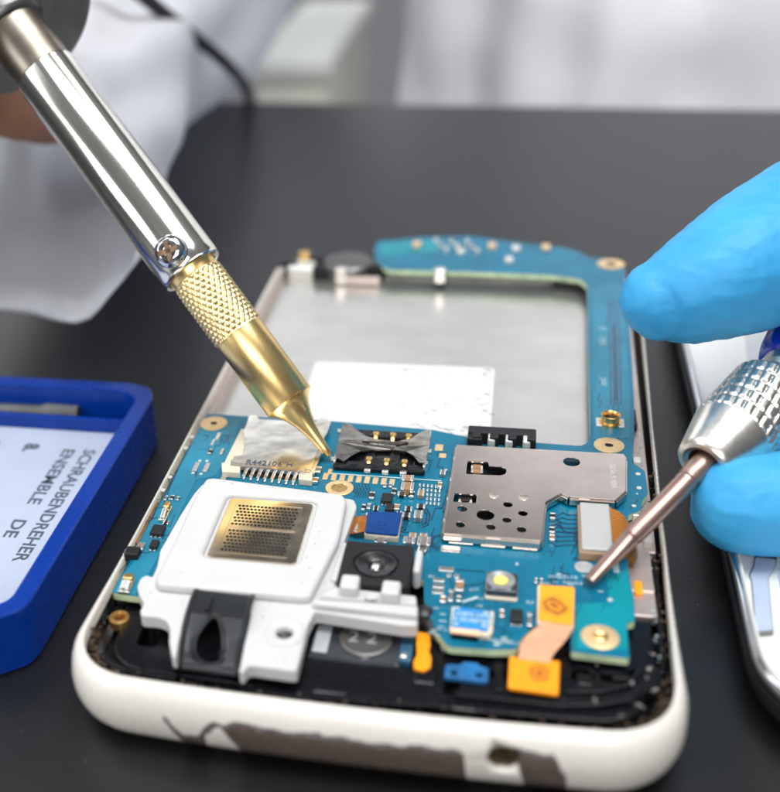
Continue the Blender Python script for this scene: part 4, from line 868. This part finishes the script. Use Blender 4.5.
for px, py in ((318, 258), (378, 265), (322, 266), (290, 262)): 
    p = U(px, py, -.05); box('frame_block', p.x-.18, p.x+.15, p.y-.08, p.y+.15, -.4, -.05, mt_blackm, ph, bev=.05)

# ------------------------------------------------------------------ soldering iron
tipP = U(330, 456.5, .055); dT = dep(tipP); dTop = 16.9; q2 = (38, 62)
E2 = Pd(q2[0], q2[1], dTop); S_tot = math.hypot(330-38, 456.5-62)
def on_iron(s):       # photo distance from the tip -> (distance along axis, cm per photo pixel there)
    k = (s/S_tot); inv_d = (1/dT)*(1-k)+(1/dTop)*k; d = 1/inv_d
    px = 330+(38-330)*k; py = 456.5+(62-456.5)*k
    return (Pd(px, py, d)-tipP).length, d/F
ax = (E2-tipP).normalized()
iron = thing('soldering_iron', tipP, 'soldering iron with polished steel sleeve and knurled brass collar touching the circuit board', 'soldering iron')
def stn(lst): return [(on_iron(s)[0], r*on_iron(s)[1]) for s, r in lst]
lathe('bit', tipP, ax, [(-.0, 0)]+stn([(0.5, 3), (1.5, 4.2), (12, 4.9), (24, 6.2), (34, 8), (45, 10.9), (55, 15), (62, 19.5), (66.5, 24)])+[(on_iron(67.3)[0], 25.6*on_iron(67)[1])], mt_brass, iron, n=64, auto=50)
lathe('barrel', tipP, ax, stn([(67, 25.0), (68.2, 26.1), (151, 26.3), (152, 25)]), mt_brass, iron, n=64, auto=50)
t0, t1 = on_iron(151.5)[0], on_iron(223)[0]; rk = 26.3*on_iron(180)[1]
def kn(a, t, k):
    u_ = a*26/(2*PI)*1.0; v_ = (t-t0)/(2*PI*rk)*26*.62
    f1 = abs(((u_+v_) % 1)-.5)*2; f2 = abs(((u_-v_) % 1)-.5)*2
    return .03*(min(f1, f2)-.45)*(0 if (t < t0+.02 or t > t1-.02) else 1)
lathe('knurled_collar', tipP, ax, [(t0, rk*.9)]+[(t0+(t1-t0)*i/110, rk) for i in range(111)]+[(t1+.01, rk*.9), (t1+.01, rk*.7)], mt_knurl, iron, n=260, fn=kn, auto=80)
lathe('collar_neck', tipP, ax, stn([(222, 20), (224, 24.5), (229, 25), (232, 26), (262, 26)]), mt_brass, iron, n=48)
rt = 33.2*on_iron(235)[1]; ta_, tb_, tc_ = on_iron(231)[0], on_iron(478)[0], on_iron(560)[0]
lathe('steel_sleeve', tipP, ax, [(ta_+.5, rt*.72), (ta_+.1, rt*.80), (ta_, rt*.88), (ta_-.01, rt*.95), (ta_+.01, rt*.985), (ta_+.025, rt*.975), (ta_+.05, rt), (ta_+.2, rt), (tb_-.02, rt), (tb_, rt*.985), (tb_+.01, rt*.95)], mt_silver, iron, n=96, auto=50)
lathe('heat_tube', tipP, ax, [(tb_-.1, rt*.96), (tc_+.6, rt*.965)], mt_satin, iron, n=64)
# fixing screw, facing the camera
axp = tipP+ax*on_iron(250)[0]; side = (EYE-axp); side = (side-ax*side.dot(ax)).normalized(); lat = ax.cross(side)
sd_ = (side*.985-lat*0.02).normalized()
if True:
    # shift sideways on the sleeve so that it sits a little left of the axis
    w2 = Pd(170, 250, dep(axp)-rt*.9); w2 = w2-axp; w2 = w2-ax*w2.dot(ax); sd_ = w2.normalized()
sP = axp+sd_*(rt-.015)+ax*.0
scr = lathe('sleeve_screw', sP, sd_, [(-.05, .235), (.02, .235), (.07, .225), (.115, .19), (.14, .15), (.145, .12)]+[(.145, .1), (.10, .09), (.09, 0)], mt_chrome, iron, n=40)
g = bmesh.new(); e1 = ax.cross(sd_).normalized()
Mx = Matrix((( ax.x, e1.x, sd_.x, 0), (ax.y, e1.y, sd_.y, 0), (ax.z, e1.z, sd_.z, 0), (0, 0, 0, 1)))
for k in range(2):
    abox(g, -.15, .15, -.04, .04, .0, .05, 0, .006, 1, rot=PI/2*k+.35)
g.transform(Matrix.Translation(sP+sd_*.098) @ Mx); bm_link('star_recess', g, M('brown_recess_metal', (.33, .22, .14), .3, .9, var=.4, vs=12), scr)  # brown cross set on the head, coloured to read as a recess
# dished heat guard
dc = Pd(0, 4, 17.0); ia = RT*.6-UP*.8; nf = (ia*math.cos(math.radians(40))-FW*math.sin(math.radians(40))).normalized(); R_g = 96*17/F
lathe('heat_guard', dc, nf, [(.02, 0), (.02, R_g*.5), (.02, R_g*.9), (.035, R_g*.97), (.03, R_g), (-.01, R_g*.99), (-.05, R_g*.9), (-.05, 0)], mt_dull, iron, n=96)
lathe('guard_hub', tipP, ax, [(on_iron(531)[0], rt*.96), (on_iron(532)[0], rt*1.08), (on_iron(535)[0], rt*1.16), (on_iron(538)[0], rt*1.18), (on_iron(545)[0], rt*1.12), (on_iron(620)[0], rt*1.12)], mt_dull, iron, n=64)
lathe('handle', tipP, ax, [(on_iron(560)[0]+.3, .1), (on_iron(560)[0]+.3, 1.0), (on_iron(560)[0]+1.2, 1.15), (on_iron(560)[0]+9, 1.0), (on_iron(560)[0]+9.3, .6), (on_iron(560)[0]+9.3, 0)], mt_blackm, iron, n=40)

# power cable
cb = tube('power_cable', [Pd(-60, -160, 24), Pd(60, -70, 25), Pd(138, -8, 26), Pd(175, 22, 27.5), Pd(205, 45, 29.5), Pd(230, 67, 32), Pd(245, 86, 35.6), Pd(252, 112, 38.5), Pd(256, 170, 41)], .17, mt_cable, None, n=14)
meta(cb, 'black power cable hanging down over the far edge of the table', 'cable')

# ------------------------------------------------------------------ precision screwdriver
sdP = U(588.5, 581.5, .06); d0 = dep(sdP); d1_ = d0+1.0; a0 = (588.5, 581.5); a1 = (706.0, 461.5); St = math.hypot(a1[0]-a0[0], a1[1]-a0[1])
def on_sd(s):
    k = s/St; d = 1/((1/d0)*(1-k)+(1/d1_)*k); px = a0[0]+(a1[0]-a0[0])*k; py = a0[1]+(a1[1]-a0[1])*k
    return (Pd(px, py, d)-sdP).length*(1 if s >= 0 else -1), d/F
ax2 = (Pd(*a1, d1_)-sdP).normalized()
sdv = thing('screwdriver', sdP, 'small screwdriver with reddish blade, knurled silver chuck and blue handle in the gloved hand', 'screwdriver')
def st2(lst): return [(on_sd(s)[0], r*on_sd(s)[1]) for s, r in lst]
bmx = lathe('', sdP, ax2, st2([(0, 6.9), (2, 7.3), (55, 9), (58, 9.6), (60, 8.6), (62, 8.6), (64, 10), (137, 11), (139, 11.7), (141, 10.3), (143, 10.3), (145, 12), (185, 13)]), None, n=32, bmout=True)
e_u = UP.cross(ax2).normalized(); nrm = ax2.cross(e_u)
for v_ in bmx.verts:      # flatten the blade towards its tip
    r_ = v_.co-sdP; t = r_.dot(ax2); k = min(1, max(.6, .6+t/.5*.4)); dd = r_.dot(nrm); v_.co -= nrm*dd*(1-k)
bmesh.ops.holes_fill(bmx, edges=[e for e in bmx.edges if len(e.link_faces) == 1])
bm_link('blade', bmx, mt_shaft, sdv, auto=40)
def chk(a, t, k): return 0
lathe('chuck_cone', sdP, ax2, st2([(176, 12.6), (170, 13), (165, 17), (162.5, 22), (163, 26.5), (165, 28.8), (169, 30), (201, 40.5), (203, 40.8)]), [M('dark_bore', (.12, .08, .05), .35, .9), mt_chuck], sdv, n=64, mi=lambda i: 0 if i < 2 else 1)
tk0, tk1 = on_sd(203)[0], on_sd(262)[0]; rc = 41.5*on_sd(225)[1]
def kn2(a, t, k):
    s_ = (t-tk0)/(tk1-tk0)*5.0; fr_ = s_ % 1; b1 = min(1, min(fr_, 1-fr_)*6); u_ = (a*24/(2*PI)+.28*s_) % 1; b2 = min(1, min(u_, 1-u_)*4)
    return .024*(b1*b2-1)
lathe('chuck_knurl', sdP, ax2, [(tk0, rc*.9)]+[(tk0+(tk1-tk0)*i/80, rc*(1+.05*i/80)) for i in range(81)]+[(tk1+.01, rc*.7)], mt_chuck, sdv, n=240, fn=kn2, auto=60)
lathe('neck', sdP, ax2, st2([(261, 25), (270, 25.5), (277, 26), (280, 30), (291, 31), (293, 28)]), mt_chuck, sdv, n=48)
lathe('handle', sdP, ax2, st2([(290, 22), (290, 32), (293, 37), (300, 42), (330, 52), (350, 55), (420, 55), (600, 52), (900, 50), (910, 40), (910, 0)]), mt_bluehandle, sdv, n=64, fn=lambda a, t, k: -.055*(.5+.5*math.cos(8*a)) if 3 < k < 9 else 0, auto=50)

# ------------------------------------------------------------------ blue case with printed insert
cs = thing('screwdriver_case', (-7, 3.5, TZ), 'open blue plastic case with a printed paper insert at the left edge of the table', 'plastic case')
X0, X1, Y0, Y1 = -10.4, -4.06, .60, 6.52; ZT = -.05; th = .26
out_ = [(X0, Y0+.1), (X0+.3, Y0), (X1-.42, Y0), (X1-.05, Y0+.30), (X1, Y0+.5), (X1, Y1-.42), (X1-.14, Y1-.12), (X1-.45, Y1), (X0, Y1)]
inn_ = [(X0+th, Y0+th), (X1-.5, Y0+th), (X1-th, Y0+.48), (X1-th, Y1-.5), (X1-.52, Y1-th), (X0+th, Y1-th)]
shape('case_wall', roundpoly(out_, .12), TZ+.01, ZT, mt_bluepl, cs, bev=.03, holes=[roundpoly(inn_, .12)])
box('case_floor', X0+.2, X1-.2, Y0+.2, Y1-.2, TZ+.01, -.66, mt_bluepl, cs, bev=0)
box('case_divider', X0+th, X1-th, 5.92, 6.02, -.66, -.42, mt_bluepl, cs, bev=.02)
ins = box('paper_insert', X0+th+.02, X1-th-.02, Y0+th+.05, 5.9, -.66, -.635, mt_paper, cs, bev=.003)
g = bmesh.new()
p, q = U(92, 446, -.63), U(17.5, 561, -.63); xx = (p.x+q.x)/2-.06
g.free()
for w_, sz, x, y, fw_, bo in (('SCHRAUBENDREHER', .27, -5.0, 5.38, 2.86, .005), ('ENSEMBLE', .27, -5.33, 5.36, 1.5, .005), ('DE', .27, -5.35, 3.46, .42, .005), ('8.', .32, -5.98, 5.44, None, .014), ('T', .27, -5.68, 2.72, None, .005), ('O', .36, -6.7, 5.5, None, .03)):
    text('printed_word', w_, sz, (x, y, -.633), -PI/2, mt_ink, ins, fitw=fw_, bold=bo)
ex = Vector((-9.4, 6.17, -.53)); 
bar = lathe('screwdriver_bit', ex, Vector((1, .01, .012)), [(0, 0), (0, .10), (3.35, .11), (3.5, .15), (4.02, .13), (4.05, .06), (4.05, 0)], mt_dull, None, n=8, auto=20)
meta(bar, 'grey steel tool bit lying in the far groove of the blue case', 'tool bit')

# ------------------------------------------------------------------ second phone's back cover (right)
pc = thing('phone_cover', (6.8, 6, TZ), 'white phone back cover with chrome trim lying at the right edge of the table', 'phone cover')
def crim(o, x0=4.0, x1=10.1, y0=.55, y1=13):
    r = 1.25+o; return rrect(x0-o, x1+o, y0-o, y1+o, r, 12)
def loft2(name, rows, mat, cap=None, auto=50):
    bm = bmesh.new(); R_ = [[bm.verts.new((x, y, z)) for x, y in crim(o)] for o, z in rows]; n = len(R_[0])
    for A, B in zip(R_, R_[1:]):
        for k in range(n): bm.faces.new((A[k], B[k], B[(k+1) % n], A[(k+1) % n]))
    if cap: bm.faces.new(R_[-1])
    return bm_link(name, bm, mat, pc, auto=auto)
loft2('chrome_trim', [(-.07, -.43), (-.06, -.30), (-.03, -.27), (.0, -.28), (.03, -.34), (.045, -.42), (.04, -.47)], mt_chrome)
loft2('outer_band', [(.04, -.46), (.035, -.6), (-.03, -.75), (-.2, -.87), (-.4, -.9)], mt_rubber, cap=True)
loft2('cover_shell', [(-.065, -.35), (-.08, -.31), (-.10, -.32), (-.115, -.38), (-.13, -.45), (-.15, -.47)], mt_cover, cap=True)
cl_ = roundpoly(XY([(755.6, 557), (776, 559.5), (775, 566), (768, 578), (773, 630), (756.5, 631.5), (752, 580), (750, 575), (754, 567)], -.45), .03)
cq = sum((Vector(q) for q in cl_), Vector((0, 0)))/len(cl_); shape('tab_gap', [tuple(cq+(Vector(q)-cq)*1.09) for q in cl_], -.48, -.456, mt_greyc, pc)
shape('cover_tab', cl_, -.48, -.45, mt_coverg, pc, bev=.008)
x0, x1, y0, y1 = fp(766, 556, 21, 2.5, -.45); box('tab_dark_strip', x0, x1, y0, y1, -.48, -.453, mt_ic, pc, bev=.0)  # thin dark strip along the far edge of the tab
shape('cover_panel', XY([(742, 300), (752, 420), (800, 420), (790, 300)], -.42), -.48, -.42, M('pale_grey_plastic', (.55, .57, .58), .4), pc, bev=.02)
shape('cover_slot', XY([(783, 566), (778, 575), (781, 590), (800, 590), (800, 566)], -.45), -.48, -.452, mt_coverg, pc, bev=.008)
box('side_button', 3.93, 4.0, 4.0, 6.0, -.44, -.30, mt_satin, pc, bev=.02)

# ------------------------------------------------------------------ the person behind the table
pr = thing('person', Pd(760, 500, 46), 'person in white lab coat and blue glove behind the table', 'person')
def finish_mesh(bm, name, mat, vox, smooth=6, disp=None, parent=pr, soft=.5):
    bmesh.ops.recalc_face_normals(bm, faces=bm.faces)
    me = bpy.data.meshes.new(name); bm.to_mesh(me); bm.free(); o = bpy.data.objects.new(name, me); C.objects.link(o)
    r_ = o.modifiers.new('r', 'REMESH'); r_.mode = 'VOXEL'; r_.voxel_size = vox
    s_ = o.modifiers.new('s', 'SMOOTH'); s_.factor = soft; s_.iterations = smooth
    me2 = bpy.data.meshes.new_from_object(o.evaluated_get(bpy.context.evaluated_depsgraph_get())); bpy.data.objects.remove(o)
    if disp:
        me2.update(); nn = [v_.normal.copy() for v_ in me2.vertices]
        for v_, n_ in zip(me2.vertices, nn): v_.co += n_*disp(v_.co)
    return link(name, me2, mat, parent, smooth=True)
# gloved hand (its left hand, at the right of the picture)
def blob(bm, p, r, sc=(1, 1, 1)):
    bmesh.ops.create_uvsphere(bm, u_segments=24, v_segments=16, radius=r, matrix=Matrix.Translation(p) @ Matrix.Diagonal((*sc, 1)))
def chain(bm, ks):
    pts = [Pd(a, b_, d) for a, b_, d, r in ks]; rs = [r for *_, r in ks]
    merge(bm, tube('', pts, rs, None, bmout=True, n=24)); blob(bm, pts[0], rs[0]); blob(bm, pts[-1], rs[-1])
bm = bmesh.new()
chain(bm, [(653, 303, 14.65, .41), (662, 300, 14.68, .53), (690, 291, 14.75, .70), (735, 271, 14.85, .85), (780, 245, 15.1, .92), (850, 203, 15.8, .97), (940, 160, 17.2, 1.12), (1010, 200, 18.6, 1.3)])
chain(bm, [(742, 505, 13.95, .59), (790, 504, 14.0, .62), (850, 488, 14.3, .68), (930, 430, 16.0, .78), (1000, 350, 19.2, 1.0)])
chain(bm, [(850, 590, 13.9, .6), (900, 570, 14.4, .66), (970, 510, 16.0, .75), (1030, 400, 19.4, 1.0)])
chain(bm, [(880, 660, 13.4, .55), (940, 640, 14.2, .6), (1010, 570, 16.5, .7), (1060, 450, 19.8, .9)])
chain(bm, [(930, 730, 13.0, .5), (980, 700, 14.2, .52), (1050, 630, 17.0, .6), (1090, 500, 20.2, .8)])
for px, py, d, r in ((1010, 250, 19, 1.7), (1050, 330, 19.6, 2.0), (1080, 430, 20.1, 1.9), (1120, 330, 21, 1.9), (1170, 280, 23, 2.0)): blob(bm, Pd(px, py, d), r)
blob(bm, Pd(652, 291, 14.65), .34); blob(bm, Pd(658, 312, 14.65), .36)
chain(bm, [(1090, 340, 20, 2.1), (1160, 280, 23, 2.2), (1200, 220, 26, 2.6)])
def gdisp(c):
    n1 = noise.noise(c*1.1+Vector((3, 1, 5))); n2 = 1-abs(noise.noise(Vector((c.x*1.0, c.y*2.6, c.z*2.6))+Vector((9, 2, 1))))*2; n3 = noise.noise(c*4)
    n4 = 1-abs(noise.noise(Vector((c.x*2.2, c.y*3.0, c.z*5.0))))*2
    n5 = 1-abs(noise.noise(Vector((c.x*3.2+c.y*1.5, c.y*1.2, c.z*2.0))+Vector((4, 4, 4))))*2
    return .045*n1+.012*n2+.004*n3+.010*max(0, n4-.55)*2+.008*max(0, n5-.6)*2
finish_mesh(bm, 'glove', mt_glove, .05, 9, gdisp)
# coat torso and arms, one mesh
bm = bmesh.new()
def ctube(ks, n=28): chain(bm, ks)
for k in range(5):
    pass
cT = Pd(850, 60, 50)
bmesh.ops.create_cone(bm, cap_ends=True, segments=48, radius1=1.12, radius2=.95, depth=62, matrix=Matrix.Translation((cT.x, cT.y+2, -5)) @ Matrix.Diagonal((18.5, 10, 1, 1)))
for sx in (-1, 1): chain(bm, [(850+sx*330, -420, 50, 5.5), (850+sx*120, -470, 50, 6.5)])
chain(bm, [(1180, -420, 50, 5.5), (1330, -100, 44, 4.8), (1330, 80, 38, 4.4), (1250, 170, 30, 3.9), (1205, 220, 26, 3.4)])
def cdisp(c):
    w = c.x+2.5*noise.noise(Vector((c.x*.1, c.y*.1, c.z*.05)))
    return .5*math.sin(w*.62)+.35*math.sin(w*1.27+1.3)+1.0*noise.noise(Vector((c.x*.22, c.y*.2, c.z*.04)))+.3*noise.noise(c*.3)
finish_mesh(bm, 'lab_coat', mt_coat, .6, 8, cdisp)
# arm at the left: sleeve open at the cuff, wrist inside it, closed round the iron's handle
g = bmesh.new()
rgs = [((300, -420), 48, 6.0), ((250, -200), 44, 5.0), ((195, -45), 40, 3.5), ((140, 20), 35, 3.15), ((100, 80), 28.5, 2.3), ((84, 122), 24.8, 1.95), ((58, 165), 21.8, 1.95), ((22, 212), 19.4, 2.0)]
P_ = [Pd(*a, d) for a, d, r in rgs]; R2 = [r for a, d, r in rgs]; rows = []; NN = 56
for i in range(len(P_)-1):
    for j in range(7):
        t = j/7; a, b_ = P_[i], P_[i+1]; p0 = P_[max(0, i-1)]; p3 = P_[min(len(P_)-1, i+2)]
        q = .5*((2*a)+(b_-p0)*t+(2*p0-5*a+4*b_-p3)*t*t+(3*a-p0-3*b_+p3)*t**3); rows.append((q, R2[i]*(1-t)+R2[i+1]*t))
rows.append((P_[-1], R2[-1])); V_ = []
for i, (q, r) in enumerate(rows):
    tg = (rows[min(i+1, len(rows)-1)][0]-rows[max(0, i-1)][0]).normalized(); e1 = UP.cross(tg).normalized(); e2 = tg.cross(e1)
    row = []
    for k in range(NN):
        a = 2*PI*k/NN; rr_ = r*(1+.07*math.sin(3*a+i*.22)+.05*math.sin(7*a-i*.31)+.06*noise.noise(Vector((math.cos(a)*2, math.sin(a)*2, i*.18))))
        row.append(g.verts.new(q+(e1*math.cos(a)+e2*math.sin(a))*rr_))
    V_.append(row)
for A, B in zip(V_, V_[1:]):
    for k in range(NN): g.faces.new((A[k], B[k], B[(k+1) % NN], A[(k+1) % NN]))
bmesh.ops.solidify(g, geom=g.faces[:], thickness=.07)
bm_link('sleeve', g, mt_sleeve, pr, smooth=True)
bm = bmesh.new()
chain(bm, [(90, 90, 27.5, 1.3), (60, 108, 23.5, .7), (28, 112, 21.3, .55), (-5, 100, 20.3, .58), (-50, 70, 20.2, 1.2)])
hh = tipP+ax*(on_iron(560)[0]+4.5)
blob(bm, Pd(-90, -10, 20.5), 2.2, (1.2, .8, 1.1)); hp = Pd(-90, -10, 20.5)
for k in range(4):
    c0 = tipP+ax*(on_iron(560)[0]+2.0+k*1.7)
    fpts = [hp.lerp(c0, .55)+RT*(-.4), c0+FW*1.5+UP*1.2, c0-FW*.2+UP*1.75-RT*.3, c0-FW*1.6+UP*.5, c0-FW*1.5-UP*.7]
    merge(bm, tube('', fpts, [.85, .8, .72, .65, .52], None, bmout=True, n=16)); blob(bm, fpts[-1], .52)
c0 = tipP+ax*(on_iron(560)[0]+1.6); fpts = [hp, hp.lerp(c0, .6)-UP*1.2, c0-UP*1.6-FW*.4, c0-UP*1.2-FW*1.2]
merge(bm, tube('', fpts, [1.1, .95, .8, .6], None, bmout=True, n=16)); blob(bm, fpts[-1], .6)
finish_mesh(bm, 'body', mt_skin, .16, 4)

# cream box far behind the table
bxp = U(298, 86, -30)
D = 62; A = Pd(258, 120, D)
bx = thing('storage_box', Vector((A.x, A.y, -75)), 'cream box standing on the floor behind the table, left of the lab coat', 'box')
xl, xr = Pd(258, 90, D).x, Pd(334, 90, D).x
zt = Pd(300, 48, D).z
box('box_body', xl, xr, A.y, A.y+16, -75, zt-1.2, mt_beige, bx, bev=.6); box('box_lid', xl-.3, xr+.3, A.y-.4, A.y+16.4, zt-1.2, zt, M('sage_lid', (.82, .83, .78), .6), bx, bev=.4)

# ------------------------------------------------------------------ light: soft boxes of the room, plus added fill lamps
W = bpy.data.worlds.new('World'); S.world = W; W.use_nodes = True
nt = W.node_tree; bg = nt.nodes['Background']; tcw = nt.nodes.new('ShaderNodeTexCoord'); sx = nt.nodes.new('ShaderNodeSeparateXYZ'); nt.links.new(tcw.outputs['Generated'], sx.inputs[0])
rp = nt.nodes.new('ShaderNodeValToRGB'); e = rp.color_ramp.elements; e[0].position = 0; e[0].color = (.10, .10, .105, 1); e[1].position = 1; e[1].color = (.62, .64, .68, 1)
mp_ = nt.nodes.new('ShaderNodeMapRange'); mp_.inputs['From Min'].default_value = -.3; mp_.inputs['From Max'].default_value = 1; nt.links.new(sx.outputs['Z'], mp_.inputs['Value']); nt.links.new(mp_.outputs['Result'], rp.inputs['Fac']); nt.links.new(rp.outputs['Color'], bg.inputs['Color'])
bg.inputs['Strength'].default_value = .38
def area(name, loc, tgt, sx_, sy_, power, col):
    l = bpy.data.lights.new(name, 'AREA'); l.shape = 'RECTANGLE'; l.size = sx_; l.size_y = sy_; l.energy = power; l.color = col
    o = bpy.data.objects.new(name, l); C.objects.link(o); o.location = loc; o.rotation_euler = (Vector(tgt)-Vector(loc)).to_track_quat('-Z', 'Y').to_euler(); return o
area('window_light', (-50, 25, 50), (0, 5, 0), 26, 60, 13500, (.93, .97, 1))
area('window_light', (-62, -12, 46), (0, 5, 0), 22, 50, 10000, (.93, .97, 1))
area('ceiling_light', (20, -12, 75), (0, 5, 0), 34, 14, 11500, (1, .97, .93))
area('ceiling_light', (16, 28, 75), (0, 5, 0), 34, 14, 9000, (1, .97, .93))
area('sleeve_fill_light', (-58, -38, 22), (-8, 18, 2), 30, 24, 12000, (.97, .98, 1))  # lamp added low at the left to brighten the sleeve
area('front_fill_light', (8, -70, 42), (2, 10, 0), 60, 36, 34000, (1, .98, .96))  # fill added behind the camera for the coat and shell front
area('room_light', (10, 0, 80), (5, 45, -5), 70, 30, 62000, (.96, .98, 1))
area('back_fill_light', (-30, 100, 38), (0, 8, 0), 130, 36, 26000, (.96, .98, 1))  # added behind the table so the bay metal reflects something bright
S.view_settings.view_transform = 'Standard'; S.view_settings.look = 'None'; S.view_settings.exposure = 0; S.view_settings.gamma = 1
S.cycles.use_denoising = True; S.cycles.max_bounces = 8; S.cycles.sample_clamp_indirect = 6
